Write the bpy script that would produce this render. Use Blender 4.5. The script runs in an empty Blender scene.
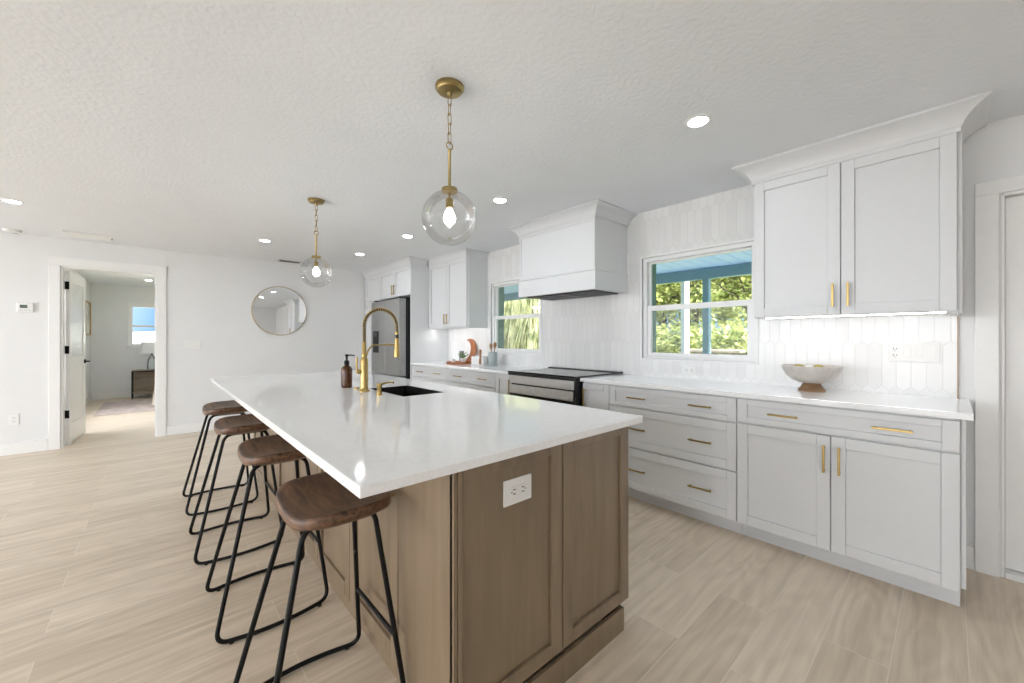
import bpy, bmesh, math, random
from mathutils import Vector, Matrix
R = math.radians
SC = bpy.context.scene
COL = SC.collection

# ------------------------------------------------------------------ camera, world, sun, exposure
cam_data = bpy.data.cameras.new('camera')
cam = bpy.data.objects.new('camera', cam_data)
COL.objects.link(cam)
cam.location = (0, 0, 1.24)
cam.rotation_euler = (R(90), 0, -math.atan2(.6687, .7435))
cam_data.sensor_width = 36
cam_data.lens = 394.8 / 1024 * 36
cam_data.shift_y = -2.5 / 1024
cam_data.clip_start = .02
cam_data.clip_end = 400
SC.camera = cam

SC.view_settings.view_transform = 'Standard'
SC.view_settings.look = 'None'
SC.view_settings.exposure = 0.2
SC.view_settings.gamma = 1
SC.view_settings.use_curve_mapping = False
SC.cycles.use_denoising = True
SC.cycles.max_bounces = 10
SC.cycles.diffuse_bounces = 6
SC.cycles.transparent_max_bounces = 16
SC.cycles.sample_clamp_indirect = 6
SC.cycles.caustics_reflective = False
SC.cycles.caustics_refractive = False

SKY_BRIGHT, SKY_BLUE = 5.6, 1.0
DOWNLIGHT, BULB, STRIP = 130.0, 60.0, 26.0

world = bpy.data.worlds.new('sky')
SC.world = world
world.use_nodes = True
wn, wl = world.node_tree.nodes, world.node_tree.links
wn.clear()
w_out = wn.new('ShaderNodeOutputWorld')
w_bg = wn.new('ShaderNodeBackground')
w_tc = wn.new('ShaderNodeTexCoord')
w_dot = wn.new('ShaderNodeVectorMath'); w_dot.operation = 'DOT_PRODUCT'
w_dot.inputs[1].default_value = Vector((-.9, -.3, .25)).normalized()
w_ramp = wn.new('ShaderNodeValToRGB')
w_ramp.color_ramp.elements[0].position = .35
w_ramp.color_ramp.elements[0].color = (.30 * SKY_BLUE, .55 * SKY_BLUE, 1.0 * SKY_BLUE, 1)
w_ramp.color_ramp.elements[1].position = .75
w_ramp.color_ramp.elements[1].color = (SKY_BRIGHT, SKY_BRIGHT * 1.04, SKY_BRIGHT * 1.11, 1)
w_map = wn.new('ShaderNodeMapRange')
w_map.inputs[1].default_value = -1; w_map.inputs[2].default_value = 1
wl.new(w_tc.outputs['Generated'], w_dot.inputs[0])
wl.new(w_dot.outputs['Value'], w_map.inputs[0])
wl.new(w_map.outputs[0], w_ramp.inputs[0])
wl.new(w_ramp.outputs[0], w_bg.inputs[0])
wl.new(w_bg.outputs[0], w_out.inputs[0])

sun_data = bpy.data.lights.new('sun', 'SUN')
sun_data.energy = 16.0
sun_data.angle = R(1)
sun_data.color = (1, .98, .94)
sun = bpy.data.objects.new('sun', sun_data)
COL.objects.link(sun)
sun.rotation_euler = Vector((-.15, .66, -.74)).to_track_quat('-Z', 'Y').to_euler()

# ------------------------------------------------------------------ helpers
BASE = {}


class M:
    """collects geometry in world coordinates, build() links it as one mesh object"""
    def __init__(s):
        s.v, s.f = [], []

    def add(s, vs, fs):
        n = len(s.v)
        s.v += [tuple(p) for p in vs]
        s.f += [tuple(i + n for i in q) for q in fs]
        return s

    def box(s, x0, x1, y0, y1, z0, z1):
        x0, x1 = min(x0, x1), max(x0, x1); y0, y1 = min(y0, y1), max(y0, y1); z0, z1 = min(z0, z1), max(z0, z1)
        return s.add([(x0, y0, z0), (x1, y0, z0), (x1, y1, z0), (x0, y1, z0), (x0, y0, z1), (x1, y0, z1), (x1, y1, z1), (x0, y1, z1)],
                     [(0, 3, 2, 1), (4, 5, 6, 7), (0, 1, 5, 4), (1, 2, 6, 5), (2, 3, 7, 6), (3, 0, 4, 7)])

    def fbox(s, face, d0, d1, a0, a1, z0, z1):
        """box by facing: d = depth axis, a = axis along the face"""
        return s.box(d0, d1, a0, a1, z0, z1) if face == 'x' else s.box(a0, a1, d0, d1, z0, z1)

    def prism(s, poly, z0, z1):
        n = len(poly)
        vs = [(x, y, z0) for x, y in poly] + [(x, y, z1) for x, y in poly]
        fs = [tuple(range(n - 1, -1, -1)), tuple(range(n, 2 * n))] + [(i, (i + 1) % n, n + (i + 1) % n, n + i) for i in range(n)]
        return s.add(vs, fs)

    def rings(s, rings, cap0=True, cap1=True, closed=False):
        n = len(rings[0])
        vs = [p for r in rings for p in r]
        fs = []
        k = len(rings)
        for i in range(k if closed else k - 1):
            j = (i + 1) % k
            for a in range(n):
                b = (a + 1) % n
                fs.append((i * n + a, i * n + b, j * n + b, j * n + a))
        if not closed:
            if cap0: fs.append(tuple(range(n - 1, -1, -1)))
            if cap1: fs.append(tuple(range((k - 1) * n, k * n)))
        return s.add(vs, fs)

    def lathe(s, prof, c=(0, 0, 0), n=32, cap0=True, cap1=True, flute=None):
        rings = []
        for i, (r, z) in enumerate(prof):
            rr = []
            for k in range(n):
                a = 2 * math.pi * k / n
                q = r * (1 + (flute(i, a) if flute else 0))
                rr.append((c[0] + q * math.cos(a), c[1] + q * math.sin(a), c[2] + z))
            rings.append(rr)
        return s.rings(rings, cap0, cap1)

    def tube(s, pts, r, n=10, closed=False):
        pts = [Vector(p) for p in pts]
        k = len(pts)
        rad = r if isinstance(r, (list, tuple)) else [r] * k
        T = []
        for i in range(k):
            a = pts[(i - 1) % k] if (closed or i > 0) else pts[i]
            b = pts[(i + 1) % k] if (closed or i < k - 1) else pts[i]
            T.append((b - a).normalized())
        up = Vector((0, 0, 1)) if abs(T[0].z) < .9 else Vector((1, 0, 0))
        N = (up - T[0] * up.dot(T[0])).normalized()
        rings = []
        for i in range(k):
            N = (N - T[i] * N.dot(T[i])).normalized()
            B = T[i].cross(N)
            rings.append([pts[i] + (N * math.cos(2 * math.pi * a / n) + B * math.sin(2 * math.pi * a / n)) * rad[i] for a in range(n)])
        return s.rings(rings, closed=closed)

    def cyl(s, a, b, r, n=16):
        return s.tube([a, b], r, n)

    def sphere(s, c, r, nu=24, nv=14, sz=1.0):
        prof = [(r * math.sin(math.pi * i / nv), -r * sz * math.cos(math.pi * i / nv)) for i in range(nv + 1)]
        prof[0] = (1e-4, -r * sz); prof[-1] = (1e-4, r * sz)
        return s.lathe(prof, c, nu)

    def build(s, name, mat, parent=None, bevel=0, smooth=False, angle=40, seg=2, loc=None):
        me = bpy.data.meshes.new(name)
        if parent is not None:
            base = BASE[parent.name]
        elif loc is not None:
            base = Vector(loc)
        else:
            xs = [p[0] for p in s.v]; ys = [p[1] for p in s.v]; zs = [p[2] for p in s.v]
            base = Vector(((min(xs) + max(xs)) / 2, (min(ys) + max(ys)) / 2, min(zs)))
        me.from_pydata([(p[0] - base.x, p[1] - base.y, p[2] - base.z) for p in s.v], [], s.f)
        bm = bmesh.new(); bm.from_mesh(me)
        bmesh.ops.recalc_face_normals(bm, faces=bm.faces)
        bm.to_mesh(me); bm.free()
        me.materials.append(mat)
        o = bpy.data.objects.new(name, me)
        COL.objects.link(o)
        BASE[o.name] = base
        if parent is not None:
            o.parent = parent
        else:
            o.location = base
        if smooth:
            me.shade_smooth()
            me.set_sharp_from_angle(angle=R(angle))
        if bevel:
            b = o.modifiers.new('edge', 'BEVEL')
            b.width = bevel; b.segments = seg; b.limit_method = 'ANGLE'; b.angle_limit = R(50)
            b.harden_normals = False
        return o


def tag(o, label=None, cat=None, group=None, kind=None):
    if label: o['label'] = label
    if cat: o['category'] = cat
    if group: o['group'] = group
    if kind: o['kind'] = kind
    return o


def thing(name, label, cat, loc=(0, 0, 0), group=None, kind=None):
    o = bpy.data.objects.new(name, None)
    o.empty_display_size = .1
    COL.objects.link(o)
    o.location = loc
    BASE[o.name] = Vector(loc)
    return tag(o, label, cat, group, kind)


def copy_tree(o, parent=None):
    c = o.copy()
    COL.objects.link(c)
    if parent is not None: c.parent = parent
    for ch in list(o.children): copy_tree(ch, c)
    return c


def struct(o, label, cat):
    return tag(o, label, cat, kind='structure')


# ------------------------------------------------------------------ materials
def new_mat(name):
    m = bpy.data.materials.new(name)
    m.use_nodes = True
    nt = m.node_tree
    return m, nt, nt.nodes['Principled BSDF']


def N(nt, kind, **kw):
    n = nt.nodes.new(kind)
    for k, v in kw.items(): setattr(n, k, v)
    return n


def math_node(nt, op, a, b=None, c=None):
    n = nt.nodes.new('ShaderNodeMath'); n.operation = op
    for i, x in enumerate((a, b, c)):
        if x is None: continue
        if isinstance(x, (int, float)): n.inputs[i].default_value = x
        else: nt.links.new(x, n.inputs[i])
    return n.outputs[0]


def plain(name, col, rough=.5, metal=0, noise=.04, nscale=30, bump=0, bscale=200, coat=0, spec=.5, bdist=.002):
    """principled with a faint procedural variation of the colour"""
    m, nt, p = new_mat(name)
    tc = N(nt, 'ShaderNodeTexCoord')
    nz = N(nt, 'ShaderNodeTexNoise'); nz.inputs['Scale'].default_value = nscale; nz.inputs['Detail'].default_value = 3
    nt.links.new(tc.outputs['Object'], nz.inputs['Vector'])
    rp = N(nt, 'ShaderNodeValToRGB')
    rp.color_ramp.elements[0].position = .3; rp.color_ramp.elements[1].position = .7
    rp.color_ramp.elements[0].color = tuple(c * (1 - noise) for c in col) + (1,)
    rp.color_ramp.elements[1].color = tuple(min(1, c * (1 + noise)) for c in col) + (1,)
    nt.links.new(nz.outputs['Fac'], rp.inputs[0])
    nt.links.new(rp.outputs[0], p.inputs['Base Color'])
    p.inputs['Roughness'].default_value = rough
    p.inputs['Metallic'].default_value = metal
    p.inputs['Specular IOR Level'].default_value = spec
    p.inputs['Coat Weight'].default_value = coat
    if bump:
        b2 = N(nt, 'ShaderNodeTexNoise'); b2.inputs['Scale'].default_value = bscale; b2.inputs['Detail'].default_value = 4
        nt.links.new(tc.outputs['Object'], b2.inputs['Vector'])
        bp = N(nt, 'ShaderNodeBump'); bp.inputs['Strength'].default_value = bump; bp.inputs['Distance'].default_value = bdist
        nt.links.new(b2.outputs['Fac'], bp.inputs['Height'])
        nt.links.new(bp.outputs[0], p.inputs['Normal'])
    return m


def wood(name, c1, c2, scale=(1, 1, 1), rough=.45, fine=9.0, contrast=(.3, .7), coat=0, bump=.1, spec=.5):
    """grain: noise stretched by scale (small scale along the grain)"""
    m, nt, p = new_mat(name)
    tc = N(nt, 'ShaderNodeTexCoord')
    mp = N(nt, 'ShaderNodeMapping'); mp.inputs['Scale'].default_value = scale
    nt.links.new(tc.outputs['Object'], mp.inputs['Vector'])
    n1 = N(nt, 'ShaderNodeTexNoise'); n1.inputs['Scale'].default_value = fine; n1.inputs['Detail'].default_value = 6; n1.inputs['Distortion'].default_value = .6
    nt.links.new(mp.outputs[0], n1.inputs['Vector'])
    n2 = N(nt, 'ShaderNodeTexNoise'); n2.inputs['Scale'].default_value = 3; n2.inputs['Detail'].default_value = 2
    nt.links.new(tc.outputs['Object'], n2.inputs['Vector'])
    mx = math_node(nt, 'MULTIPLY_ADD', n2.outputs['Fac'], .35, math_node(nt, 'MULTIPLY', n1.outputs['Fac'], .65))
    rp = N(nt, 'ShaderNodeValToRGB')
    rp.color_ramp.elements[0].position, rp.color_ramp.elements[1].position = contrast
    rp.color_ramp.elements[0].color = c1 + (1,); rp.color_ramp.elements[1].color = c2 + (1,)
    nt.links.new(mx, rp.inputs[0])
    nt.links.new(rp.outputs[0], p.inputs['Base Color'])
    p.inputs['Roughness'].default_value = rough
    p.inputs['Specular IOR Level'].default_value = spec
    p.inputs['Coat Weight'].default_value = coat
    p.inputs['Coat Roughness'].default_value = .32
    if bump:
        bp = N(nt, 'ShaderNodeBump'); bp.inputs['Strength'].default_value = bump; bp.inputs['Distance'].default_value = .001
        nt.links.new(n1.outputs['Fac'], bp.inputs['Height'])
        nt.links.new(bp.outputs[0], p.inputs['Normal'])
    return m


def emit(name, col, strength):
    m, nt, p = new_mat(name)
    p.inputs['Base Color'].default_value = (.9, .9, .9, 1)
    p.inputs['Emission Color'].default_value = col + (1,)
    p.inputs['Emission Strength'].default_value = strength
    return m


def thin_glass(name, tint=(1, 1, 1), edge=(.75, .78, .78), refl=.9, rough=0.0, edge_pow=4.0):
    m, nt, p = new_mat(name)
    nt.nodes.remove(p)
    out = nt.nodes['Material Output']
    lw = N(nt, 'ShaderNodeLayerWeight'); lw.inputs['Blend'].default_value = .35
    mixc = N(nt, 'ShaderNodeMix', data_type='RGBA')
    mixc.inputs[6].default_value = tint + (1,); mixc.inputs[7].default_value = edge + (1,)
    pw = math_node(nt, 'POWER', lw.outputs['Facing'], edge_pow)
    nt.links.new(pw, mixc.inputs[0])
    tr = N(nt, 'ShaderNodeBsdfTransparent'); nt.links.new(mixc.outputs[2], tr.inputs[0])
    gl = N(nt, 'ShaderNodeBsdfGlossy'); gl.inputs['Roughness'].default_value = rough
    fr = N(nt, 'ShaderNodeFresnel'); fr.inputs['IOR'].default_value = 1.45
    mx = N(nt, 'ShaderNodeMixShader')
    nt.links.new(math_node(nt, 'MULTIPLY', fr.outputs[0], refl), mx.inputs[0])
    nt.links.new(tr.outputs[0], mx.inputs[1]); nt.links.new(gl.outputs[0], mx.inputs[2])
    nt.links.new(mx.outputs[0], out.inputs['Surface'])
    return m


def floor_mat():
    m, nt, p = new_mat('light oak plank tile')
    L = nt.links.new
    tc = N(nt, 'ShaderNodeTexCoord')
    mp = N(nt, 'ShaderNodeMapping'); mp.inputs['Location'].default_value = (.35, .045, 0)
    L(tc.outputs['Object'], mp.inputs[0])
    br = N(nt, 'ShaderNodeTexBrick')
    br.offset = .37; br.offset_frequency = 2; br.squash = 1
    br.inputs['Color1'].default_value = (0, 0, 0, 1); br.inputs['Color2'].default_value = (1, 1, 1, 1)
    br.inputs['Scale'].default_value = 1; br.inputs['Mortar Size'].default_value = .0016
    br.inputs['Mortar Smooth'].default_value = .3; br.inputs['Bias'].default_value = 0
    br.inputs['Brick Width'].default_value = 1.2; br.inputs['Row Height'].default_value = .2
    L(mp.outputs[0], br.inputs['Vector'])
    rnd = N(nt, 'ShaderNodeSeparateColor'); L(br.outputs['Color'], rnd.inputs[0])
    # per plank shifted grain coordinates
    cmb = N(nt, 'ShaderNodeCombineXYZ')
    L(math_node(nt, 'MULTIPLY', rnd.outputs[0], 37.0), cmb.inputs[2])
    L(math_node(nt, 'MULTIPLY', rnd.outputs[0], 5.0), cmb.inputs[0])
    add = N(nt, 'ShaderNodeVectorMath', operation='ADD'); L(mp.outputs[0], add.inputs[0]); L(cmb.outputs[0], add.inputs[1])
    g = N(nt, 'ShaderNodeMapping'); g.inputs['Scale'].default_value = (.8, 16, 1); L(add.outputs[0], g.inputs[0])
    n1 = N(nt, 'ShaderNodeTexNoise'); n1.inputs['Scale'].default_value = 1.6; n1.inputs['Detail'].default_value = 7; n1.inputs['Distortion'].default_value = .25
    n1.inputs['Roughness'].default_value = .62
    L(g.outputs[0], n1.inputs['Vector'])
    # cathedral figure
    g2 = N(nt, 'ShaderNodeMapping'); g2.inputs['Scale'].default_value = (1.1, 5, 1); L(add.outputs[0], g2.inputs[0])
    n2 = N(nt, 'ShaderNodeTexNoise'); n2.inputs['Scale'].default_value = 1.1; n2.inputs['Detail'].default_value = 1
    L(g2.outputs[0], n2.inputs['Vector'])
    wv = math_node(nt, 'SINE', math_node(nt, 'MULTIPLY', n2.outputs['Fac'], 55.0))
    tone = math_node(nt, 'ADD', math_node(nt, 'MULTIPLY_ADD', n1.outputs['Fac'], .75, .06),
                     math_node(nt, 'MULTIPLY_ADD', wv, .045, math_node(nt, 'MULTIPLY', rnd.outputs[0], .16)))
    rp = N(nt, 'ShaderNodeValToRGB')
    rp.color_ramp.elements[0].position = .24; rp.color_ramp.elements[1].position = .80
    rp.color_ramp.elements[0].color = (.53, .435, .325, 1); rp.color_ramp.elements[1].color = (.86, .75, .615, 1)
    L(tone, rp.inputs[0])
    mx = N(nt, 'ShaderNodeMix', data_type='RGBA')
    L(br.outputs['Fac'], mx.inputs[0]); L(rp.outputs[0], mx.inputs[6]); mx.inputs[7].default_value = (.80, .72, .61, 1)
    L(mx.outputs[2], p.inputs['Base Color'])
    p.inputs['Roughness'].default_value = .42
    p.inputs['Specular IOR Level'].default_value = .35
    bp = N(nt, 'ShaderNodeBump'); bp.inputs['Strength'].default_value = .25; bp.inputs['Distance'].default_value = .0015
    L(math_node(nt, 'SUBTRACT', 1, br.outputs['Fac']), bp.inputs['Height']); L(bp.outputs[0], p.inputs['Normal'])
    return m


def picket_mat():
    """glossy white picket (long hexagon) tiles on a wall in the y-z plane"""
    m, nt, p = new_mat('white picket tile')
    L = nt.links.new
    w, Lh, tip = .062, .30, .030
    k = tip / (w / 2)
    P = Lh - tip
    tc = N(nt, 'ShaderNodeTexCoord')
    sp = N(nt, 'ShaderNodeSeparateXYZ'); L(tc.outputs['Object'], sp.inputs[0])
    Y, Z = sp.outputs[1], sp.outputs[2]

    def cand(oy, oz):
        u = math_node(nt, 'DIVIDE', math_node(nt, 'ADD', Y, oy), w)
        v = math_node(nt, 'DIVIDE', math_node(nt, 'ADD', Z, oz), 2 * P)
        iu, iv = math_node(nt, 'ROUND', u), math_node(nt, 'ROUND', v)
        dx = math_node(nt, 'MULTIPLY', math_node(nt, 'ABSOLUTE', math_node(nt, 'SUBTRACT', u, iu)), w)
        dz = math_node(nt, 'MULTIPLY', math_node(nt, 'ABSOLUTE', math_node(nt, 'SUBTRACT', v, iv)), 2 * P)
        e1 = math_node(nt, 'SUBTRACT', w / 2, dx)
        e2 = math_node(nt, 'DIVIDE', math_node(nt, 'SUBTRACT', math_node(nt, 'SUBTRACT', Lh / 2, dz), math_node(nt, 'MULTIPLY', dx, k)), math.sqrt(1 + k * k))
        c = N(nt, 'ShaderNodeCombineXYZ'); L(iu, c.inputs[0]); L(iv, c.inputs[1]); c.inputs[2].default_value = oy * 10
        return math_node(nt, 'MINIMUM', e1, e2), c.outputs[0]
    ea, ia = cand(0, 0)
    eb, ib = cand(w / 2, P)
    e = math_node(nt, 'MAXIMUM', ea, eb)
    sel = math_node(nt, 'GREATER_THAN', eb, ea)
    idm = N(nt, 'ShaderNodeMix', data_type='VECTOR'); L(sel, idm.inputs[0]); L(ia, idm.inputs[4]); L(ib, idm.inputs[5])
    wn_ = N(nt, 'ShaderNodeTexWhiteNoise'); L(idm.outputs[1], wn_.inputs[0])
    h = N(nt, 'ShaderNodeMapRange', interpolation_type='SMOOTHSTEP'); h.inputs[1].default_value = .0006; h.inputs[2].default_value = .0030
    L(e, h.inputs[0])
    vn = N(nt, 'ShaderNodeTexNoise'); vn.inputs['Scale'].default_value = 9; vn.inputs['Detail'].default_value = 3; L(tc.outputs['Object'], vn.inputs['Vector'])
    t = math_node(nt, 'ADD', math_node(nt, 'MULTIPLY', wn_.outputs['Value'], .65), math_node(nt, 'MULTIPLY', vn.outputs['Fac'], .35))
    rp = N(nt, 'ShaderNodeValToRGB')
    rp.color_ramp.elements[0].color = (.74, .74, .735, 1); rp.color_ramp.elements[1].color = (.85, .85, .845, 1)
    L(t, rp.inputs[0])
    mx = N(nt, 'ShaderNodeMix', data_type='RGBA'); L(h.outputs[0], mx.inputs[0]); mx.inputs[6].default_value = (.71, .71, .70, 1); L(rp.outputs[0], mx.inputs[7])
    L(mx.outputs[2], p.inputs['Base Color'])
    p.inputs['Roughness'].default_value = .16
    bp = N(nt, 'ShaderNodeBump'); bp.inputs['Strength'].default_value = .35; bp.inputs['Distance'].default_value = .0015
    hh = math_node(nt, 'ADD', h.outputs[0], math_node(nt, 'MULTIPLY', vn.outputs['Fac'], .25))
    L(hh, bp.inputs['Height']); L(bp.outputs[0], p.inputs['Normal'])
    return m


def leaf_mat(name, c1, c2, trans=.35):
    m, nt, p = new_mat(name)
    tc = N(nt, 'ShaderNodeTexCoord')
    nz = N(nt, 'ShaderNodeTexNoise'); nz.inputs['Scale'].default_value = 3.5; nz.inputs['Detail'].default_value = 2
    nt.links.new(tc.outputs['Object'], nz.inputs['Vector'])
    rp = N(nt, 'ShaderNodeValToRGB'); rp.color_ramp.elements[0].position = .35; rp.color_ramp.elements[1].position = .68
    rp.color_ramp.elements[0].color = c1 + (1,); rp.color_ramp.elements[1].color = c2 + (1,)
    nt.links.new(nz.outputs['Fac'], rp.inputs[0])
    nt.links.new(rp.outputs[0], p.inputs['Base Color'])
    p.inputs['Roughness'].default_value = .45
    tl = N(nt, 'ShaderNodeBsdfTranslucent'); nt.links.new(rp.outputs[0], tl.inputs[0])
    mx = N(nt, 'ShaderNodeMixShader'); mx.inputs[0].default_value = trans
    nt.links.new(p.outputs[0], mx.inputs[1]); nt.links.new(tl.outputs[0], mx.inputs[2])
    nt.links.new(mx.outputs[0], nt.nodes['Material Output'].inputs['Surface'])
    return m


MAT = dict(
    wall=plain('wall paint', (.785, .79, .792), .85, noise=.01, nscale=4, bump=.05, bscale=150),
    ceiling=plain('textured ceiling paint', (.815, .838, .866), .9, noise=.01, nscale=4, bump=.45, bscale=45, bdist=.006),
    trim=plain('trim paint', (.84, .84, .83), .35, noise=.01),
    cab=plain('cabinet paint', (.712, .724, .736), .38, noise=.008),
    quartz=plain('white quartz', (.90, .91, .92), .07, noise=.03, nscale=60, spec=.5),
    floor=floor_mat(),
    picket=picket_mat(),
    oak=wood('stained maple', (.145, .100, .056), (.270, .192, .118), (9, 9, .8), .40, fine=2.2, contrast=(.25, .75), spec=.75, coat=.45),
    walnut=wood('walnut', (.030, .014, .008), (.23, .122, .068), (16, 2.0, 16), .40, fine=2.6, contrast=(.36, .66)),
    black=plain('black powder coat', (.008, .008, .008), .4, noise=.1, spec=.18),
    blackplastic=plain('black plastic', (.015, .015, .016), .3),
    darkgrey=plain('dark grey steel', (.06, .06, .065), .4, metal=.6),
    gold=plain('brushed brass', (.49, .35, .135), .28, metal=1, noise=.06, nscale=80),
    gold2=plain('aged brass', (.38, .285, .125), .3, metal=1, noise=.12, nscale=60),
    fridgesteel=plain('brushed fridge steel', (.40, .40, .395), .36, metal=1, noise=.04, nscale=20),
    steel=plain('stainless steel', (.64, .63, .61), .45, metal=1, noise=.05, nscale=20),
    blackglass=plain('black ceramic glass', (.01, .01, .012), .06, spec=.6),
    chrome=plain('mirror silver', (.93, .93, .93), .01, metal=1, noise=.0),
    glass=thin_glass('window glass', (.97, .99, .98), (.9, .95, .93), refl=.3),
    globe=thin_glass('clear globe glass', (.99, .99, .99), (.62, .64, .64), refl=.6, edge_pow=9.0),
    panelsheen=plain('grey panel sheen', (.75, .77, .78), .35, noise=.05, nscale=6),
    vinyl=plain('white vinyl', (.86, .86, .86), .3, noise=.005),
    lamp=emit('lit diffuser', (.85, .935, 1), DOWNLIGHT),
    bulb=emit('lit bulb', (1, .93, .84), BULB),
    strip=emit('lit strip', (1, .97, .95), STRIP),
    plastic=plain('white plastic', (.82, .82, .81), .35, noise=.005),
    greyplastic=plain('pale grey plastic', (.55, .55, .54), .4, noise=.01),
    slot=plain('dark slot', (.05, .05, .05), .5),
    lcd=plain('green grey display', (.05, .075, .05), .2),
    sink=plain('black composite', (.012, .012, .012), .35, bump=.1),
    teal=plain('teal paint', (.20, .33, .37), .5),
    tealsoffit=plain('pale blue paint', (.42, .62, 1.0), .5),
    green=plain('green paint', (.13, .23, .18), .6),
    concrete=plain('concrete', (.60, .59, .57), .8, noise=.1, nscale=5, bump=.2),
    grass=plain('lawn grass', (.19, .20, .085), .9, noise=.45, nscale=3, bump=.6, bscale=60, bdist=.02),
    bark=plain('bark', (.10, .075, .055), .9, noise=.4, nscale=12, bump=.6, bscale=30),
    leaf=leaf_mat('sunlit leaves', (.13, .20, .035), (.80, .80, .36)),  # pale yellow end paints sun highlights into the leaf colour
    leafdark=leaf_mat('deep green leaves', (.03, .06, .015), (.24, .32, .08)),
    blade=leaf_mat('drooping blades', (.12, .17, .04), (.88, .84, .50)),
    amber=plain('amber glass', (.085, .026, .005), .08, noise=.1),
    board=wood('acacia', (.25, .075, .025), (.50, .19, .07), (3, 14, 3), .4, fine=2.0),
    spoon=wood('beech', (.30, .14, .05), (.48, .26, .11), (6, 6, 1), .5, fine=3),
    crock=plain('grey blue glaze', (.40, .45, .45), .3, noise=.05),
    marble=plain('white marble', (.80, .80, .80), .25, noise=.05, nscale=9),
    ceramic=plain('fluted stoneware', (.56, .52, .48), .35, noise=.12, nscale=14),
    clay=wood('bowl foot wood', (.20, .11, .05), (.40, .25, .14), (2, 2, 12), .5, fine=3),
    moss=plain('mossy green gold', (.35, .30, .07), .8, noise=.3, nscale=60),
    plantleaf=leaf_mat('plant leaves', (.05, .16, .02), (.22, .38, .05), .2),
    photo=plain('grey violet print', (.22, .21, .26), .3, noise=.5, nscale=18),
    rug=plain('faded rose rug', (.50, .42, .39), .95, noise=.22, nscale=7, bump=.5, bscale=300),
    linen=plain('beige linen', (.55, .49, .40), .95, noise=.1, nscale=12, bump=.3, bscale=120),
    shade=plain('white lampshade', (.80, .80, .80), .9, noise=.02),
    clear=thin_glass('clear lamp base', (.95, .97, .97), (.75, .78, .78)),
    rustic=wood('grey oak', (.22, .17, .12), (.42, .34, .26), (2, 12, 12), .6, fine=2),
    artwork=plain('pale abstract paint', (.62, .64, .66), .7, noise=.3, nscale=4),
    goldframe=plain('gold leaf frame', (.42, .29, .10), .4, metal=.6),
    siding=plain('light siding', (.80, .82, .84), .7, noise=.02),
    blueroof=plain('white roof metal', (.85, .86, .88), .5),
    stone=plain('pale stone', (.20, .17, .14), .85, noise=.2, nscale=8),
    bronze=plain('bronze edge strip', (.30, .22, .16), .35, metal=.7),
    water=plain('dark grille', (.03, .03, .03), .35, metal=.5),
)

# ------------------------------------------------------------------ the room
XK, YF, ZC = 3.27, 6.73, 2.381          # kitchen wall, far wall, ceiling
XL, YB = -4.3, -3.2                     # wall with the sliding doors, wall behind the camera
ZT = .914

o = M().box(XL - .1, XK + .15, YB - .1, 11.8, -.1, 0).build('floor', MAT['floor'], loc=(0, 0, 0))
struct(o, 'light oak plank-look tile floor running through kitchen and bedroom', 'floor')
o = M().box(XL - 1.3, XK + .15, YB - .1, YF + .12, ZC, ZC + .15).box(-1.12, XK + .15, YF + .12, 12.0, ZC, ZC + .15).build('ceiling', MAT['ceiling'], loc=(0, 0, 0))  # runs past the left wall as an unseen overhang added to block sun
struct(o, 'white knockdown textured ceiling over the whole room', 'ceiling')


def wall_with_holes(face, d0, d1, a0, a1, z0, z1, holes):
    """boxes round rectangular holes (a0,a1,z0,z1), sorted along a"""
    m = M()
    cur = a0
    for h in sorted(holes):
        m.fbox(face, d0, d1, cur, h[0], z0, z1)
        if h[2] > z0: m.fbox(face, d0, d1, h[0], h[1], z0, h[2])
        if h[3] < z1: m.fbox(face, d0, d1, h[0], h[1], h[3], z1)
        cur = h[1]
    m.fbox(face, d0, d1, cur, a1, z0, z1)
    return m


WIN = [(.955, 1.865, 1.07, 1.965), (3.13, 4.035, 1.07, 1.965)]
DOOR2 = (-1.02, -.175, 0, 2.0)
HOLES_K = [DOOR2] + WIN
o = wall_with_holes('x', XK, XK + .15, YB, YF + .12, 0, ZC, HOLES_K).build('wall_right', MAT['wall'], loc=(0, 0, 0))
struct(o, 'white painted kitchen wall behind the cabinets', 'wall')
DOOR1 = (-.81, 0.0, 0, 2.07)
o = wall_with_holes('y', YF, YF + .12, XL, XK, 0, ZC, [DOOR1]).build('wall_far', MAT['wall'], loc=(0, 0, 0))
struct(o, 'white far wall with the bedroom doorway and round mirror', 'wall')
o = wall_with_holes('x', XL - .12, XL, YB, YF + .12, 0, ZC, [(-1.0, .9, 0, 2.15), (1.6, 6.2, 0, 2.15)]).build('wall_left', MAT['wall'], loc=(0, 0, 0))
struct(o, 'white wall with two wide patio openings facing the island', 'wall')
o = wall_with_holes('y', YB - .12, YB, XL, XK + .15, 0, ZC, [(-3.6, -2.2, .9, 2.1)]).build('wall_back', MAT['wall'], loc=(0, 0, 0))
struct(o, 'white wall with one window across from the bedroom doorway', 'wall')
# bedroom shell
o = wall_with_holes('x', -1.12, -1.0, YF + .12, 11.82, 0, ZC, [(7.15, 9.6, .4, 2.15)]).build('wall_bedroom_left', MAT['wall'], loc=(0, 0, 0))  # opening behind the door is added to let more sky light in
struct(o, 'bedroom wall carrying the gold framed picture', 'wall')
o = wall_with_holes('y', 11.7, 11.82, -1.0, 3.2, 0, ZC, [(-.43, .60, 1.10, 1.97)]).build('wall_bedroom_far', MAT['wall'], loc=(0, 0, 0))
struct(o, 'bedroom wall with the window over the nightstand', 'wall')
o = wall_with_holes('x', 3.2, 3.32, YF + .12, 11.82, 0, ZC, [(8.0, 10.6, .3, 2.1)]).build('wall_bedroom_right', MAT['wall'], loc=(0, 0, 0))  # wide unseen opening added to brighten the bedroom
struct(o, 'bedroom wall facing the gold framed picture', 'wall')
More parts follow.
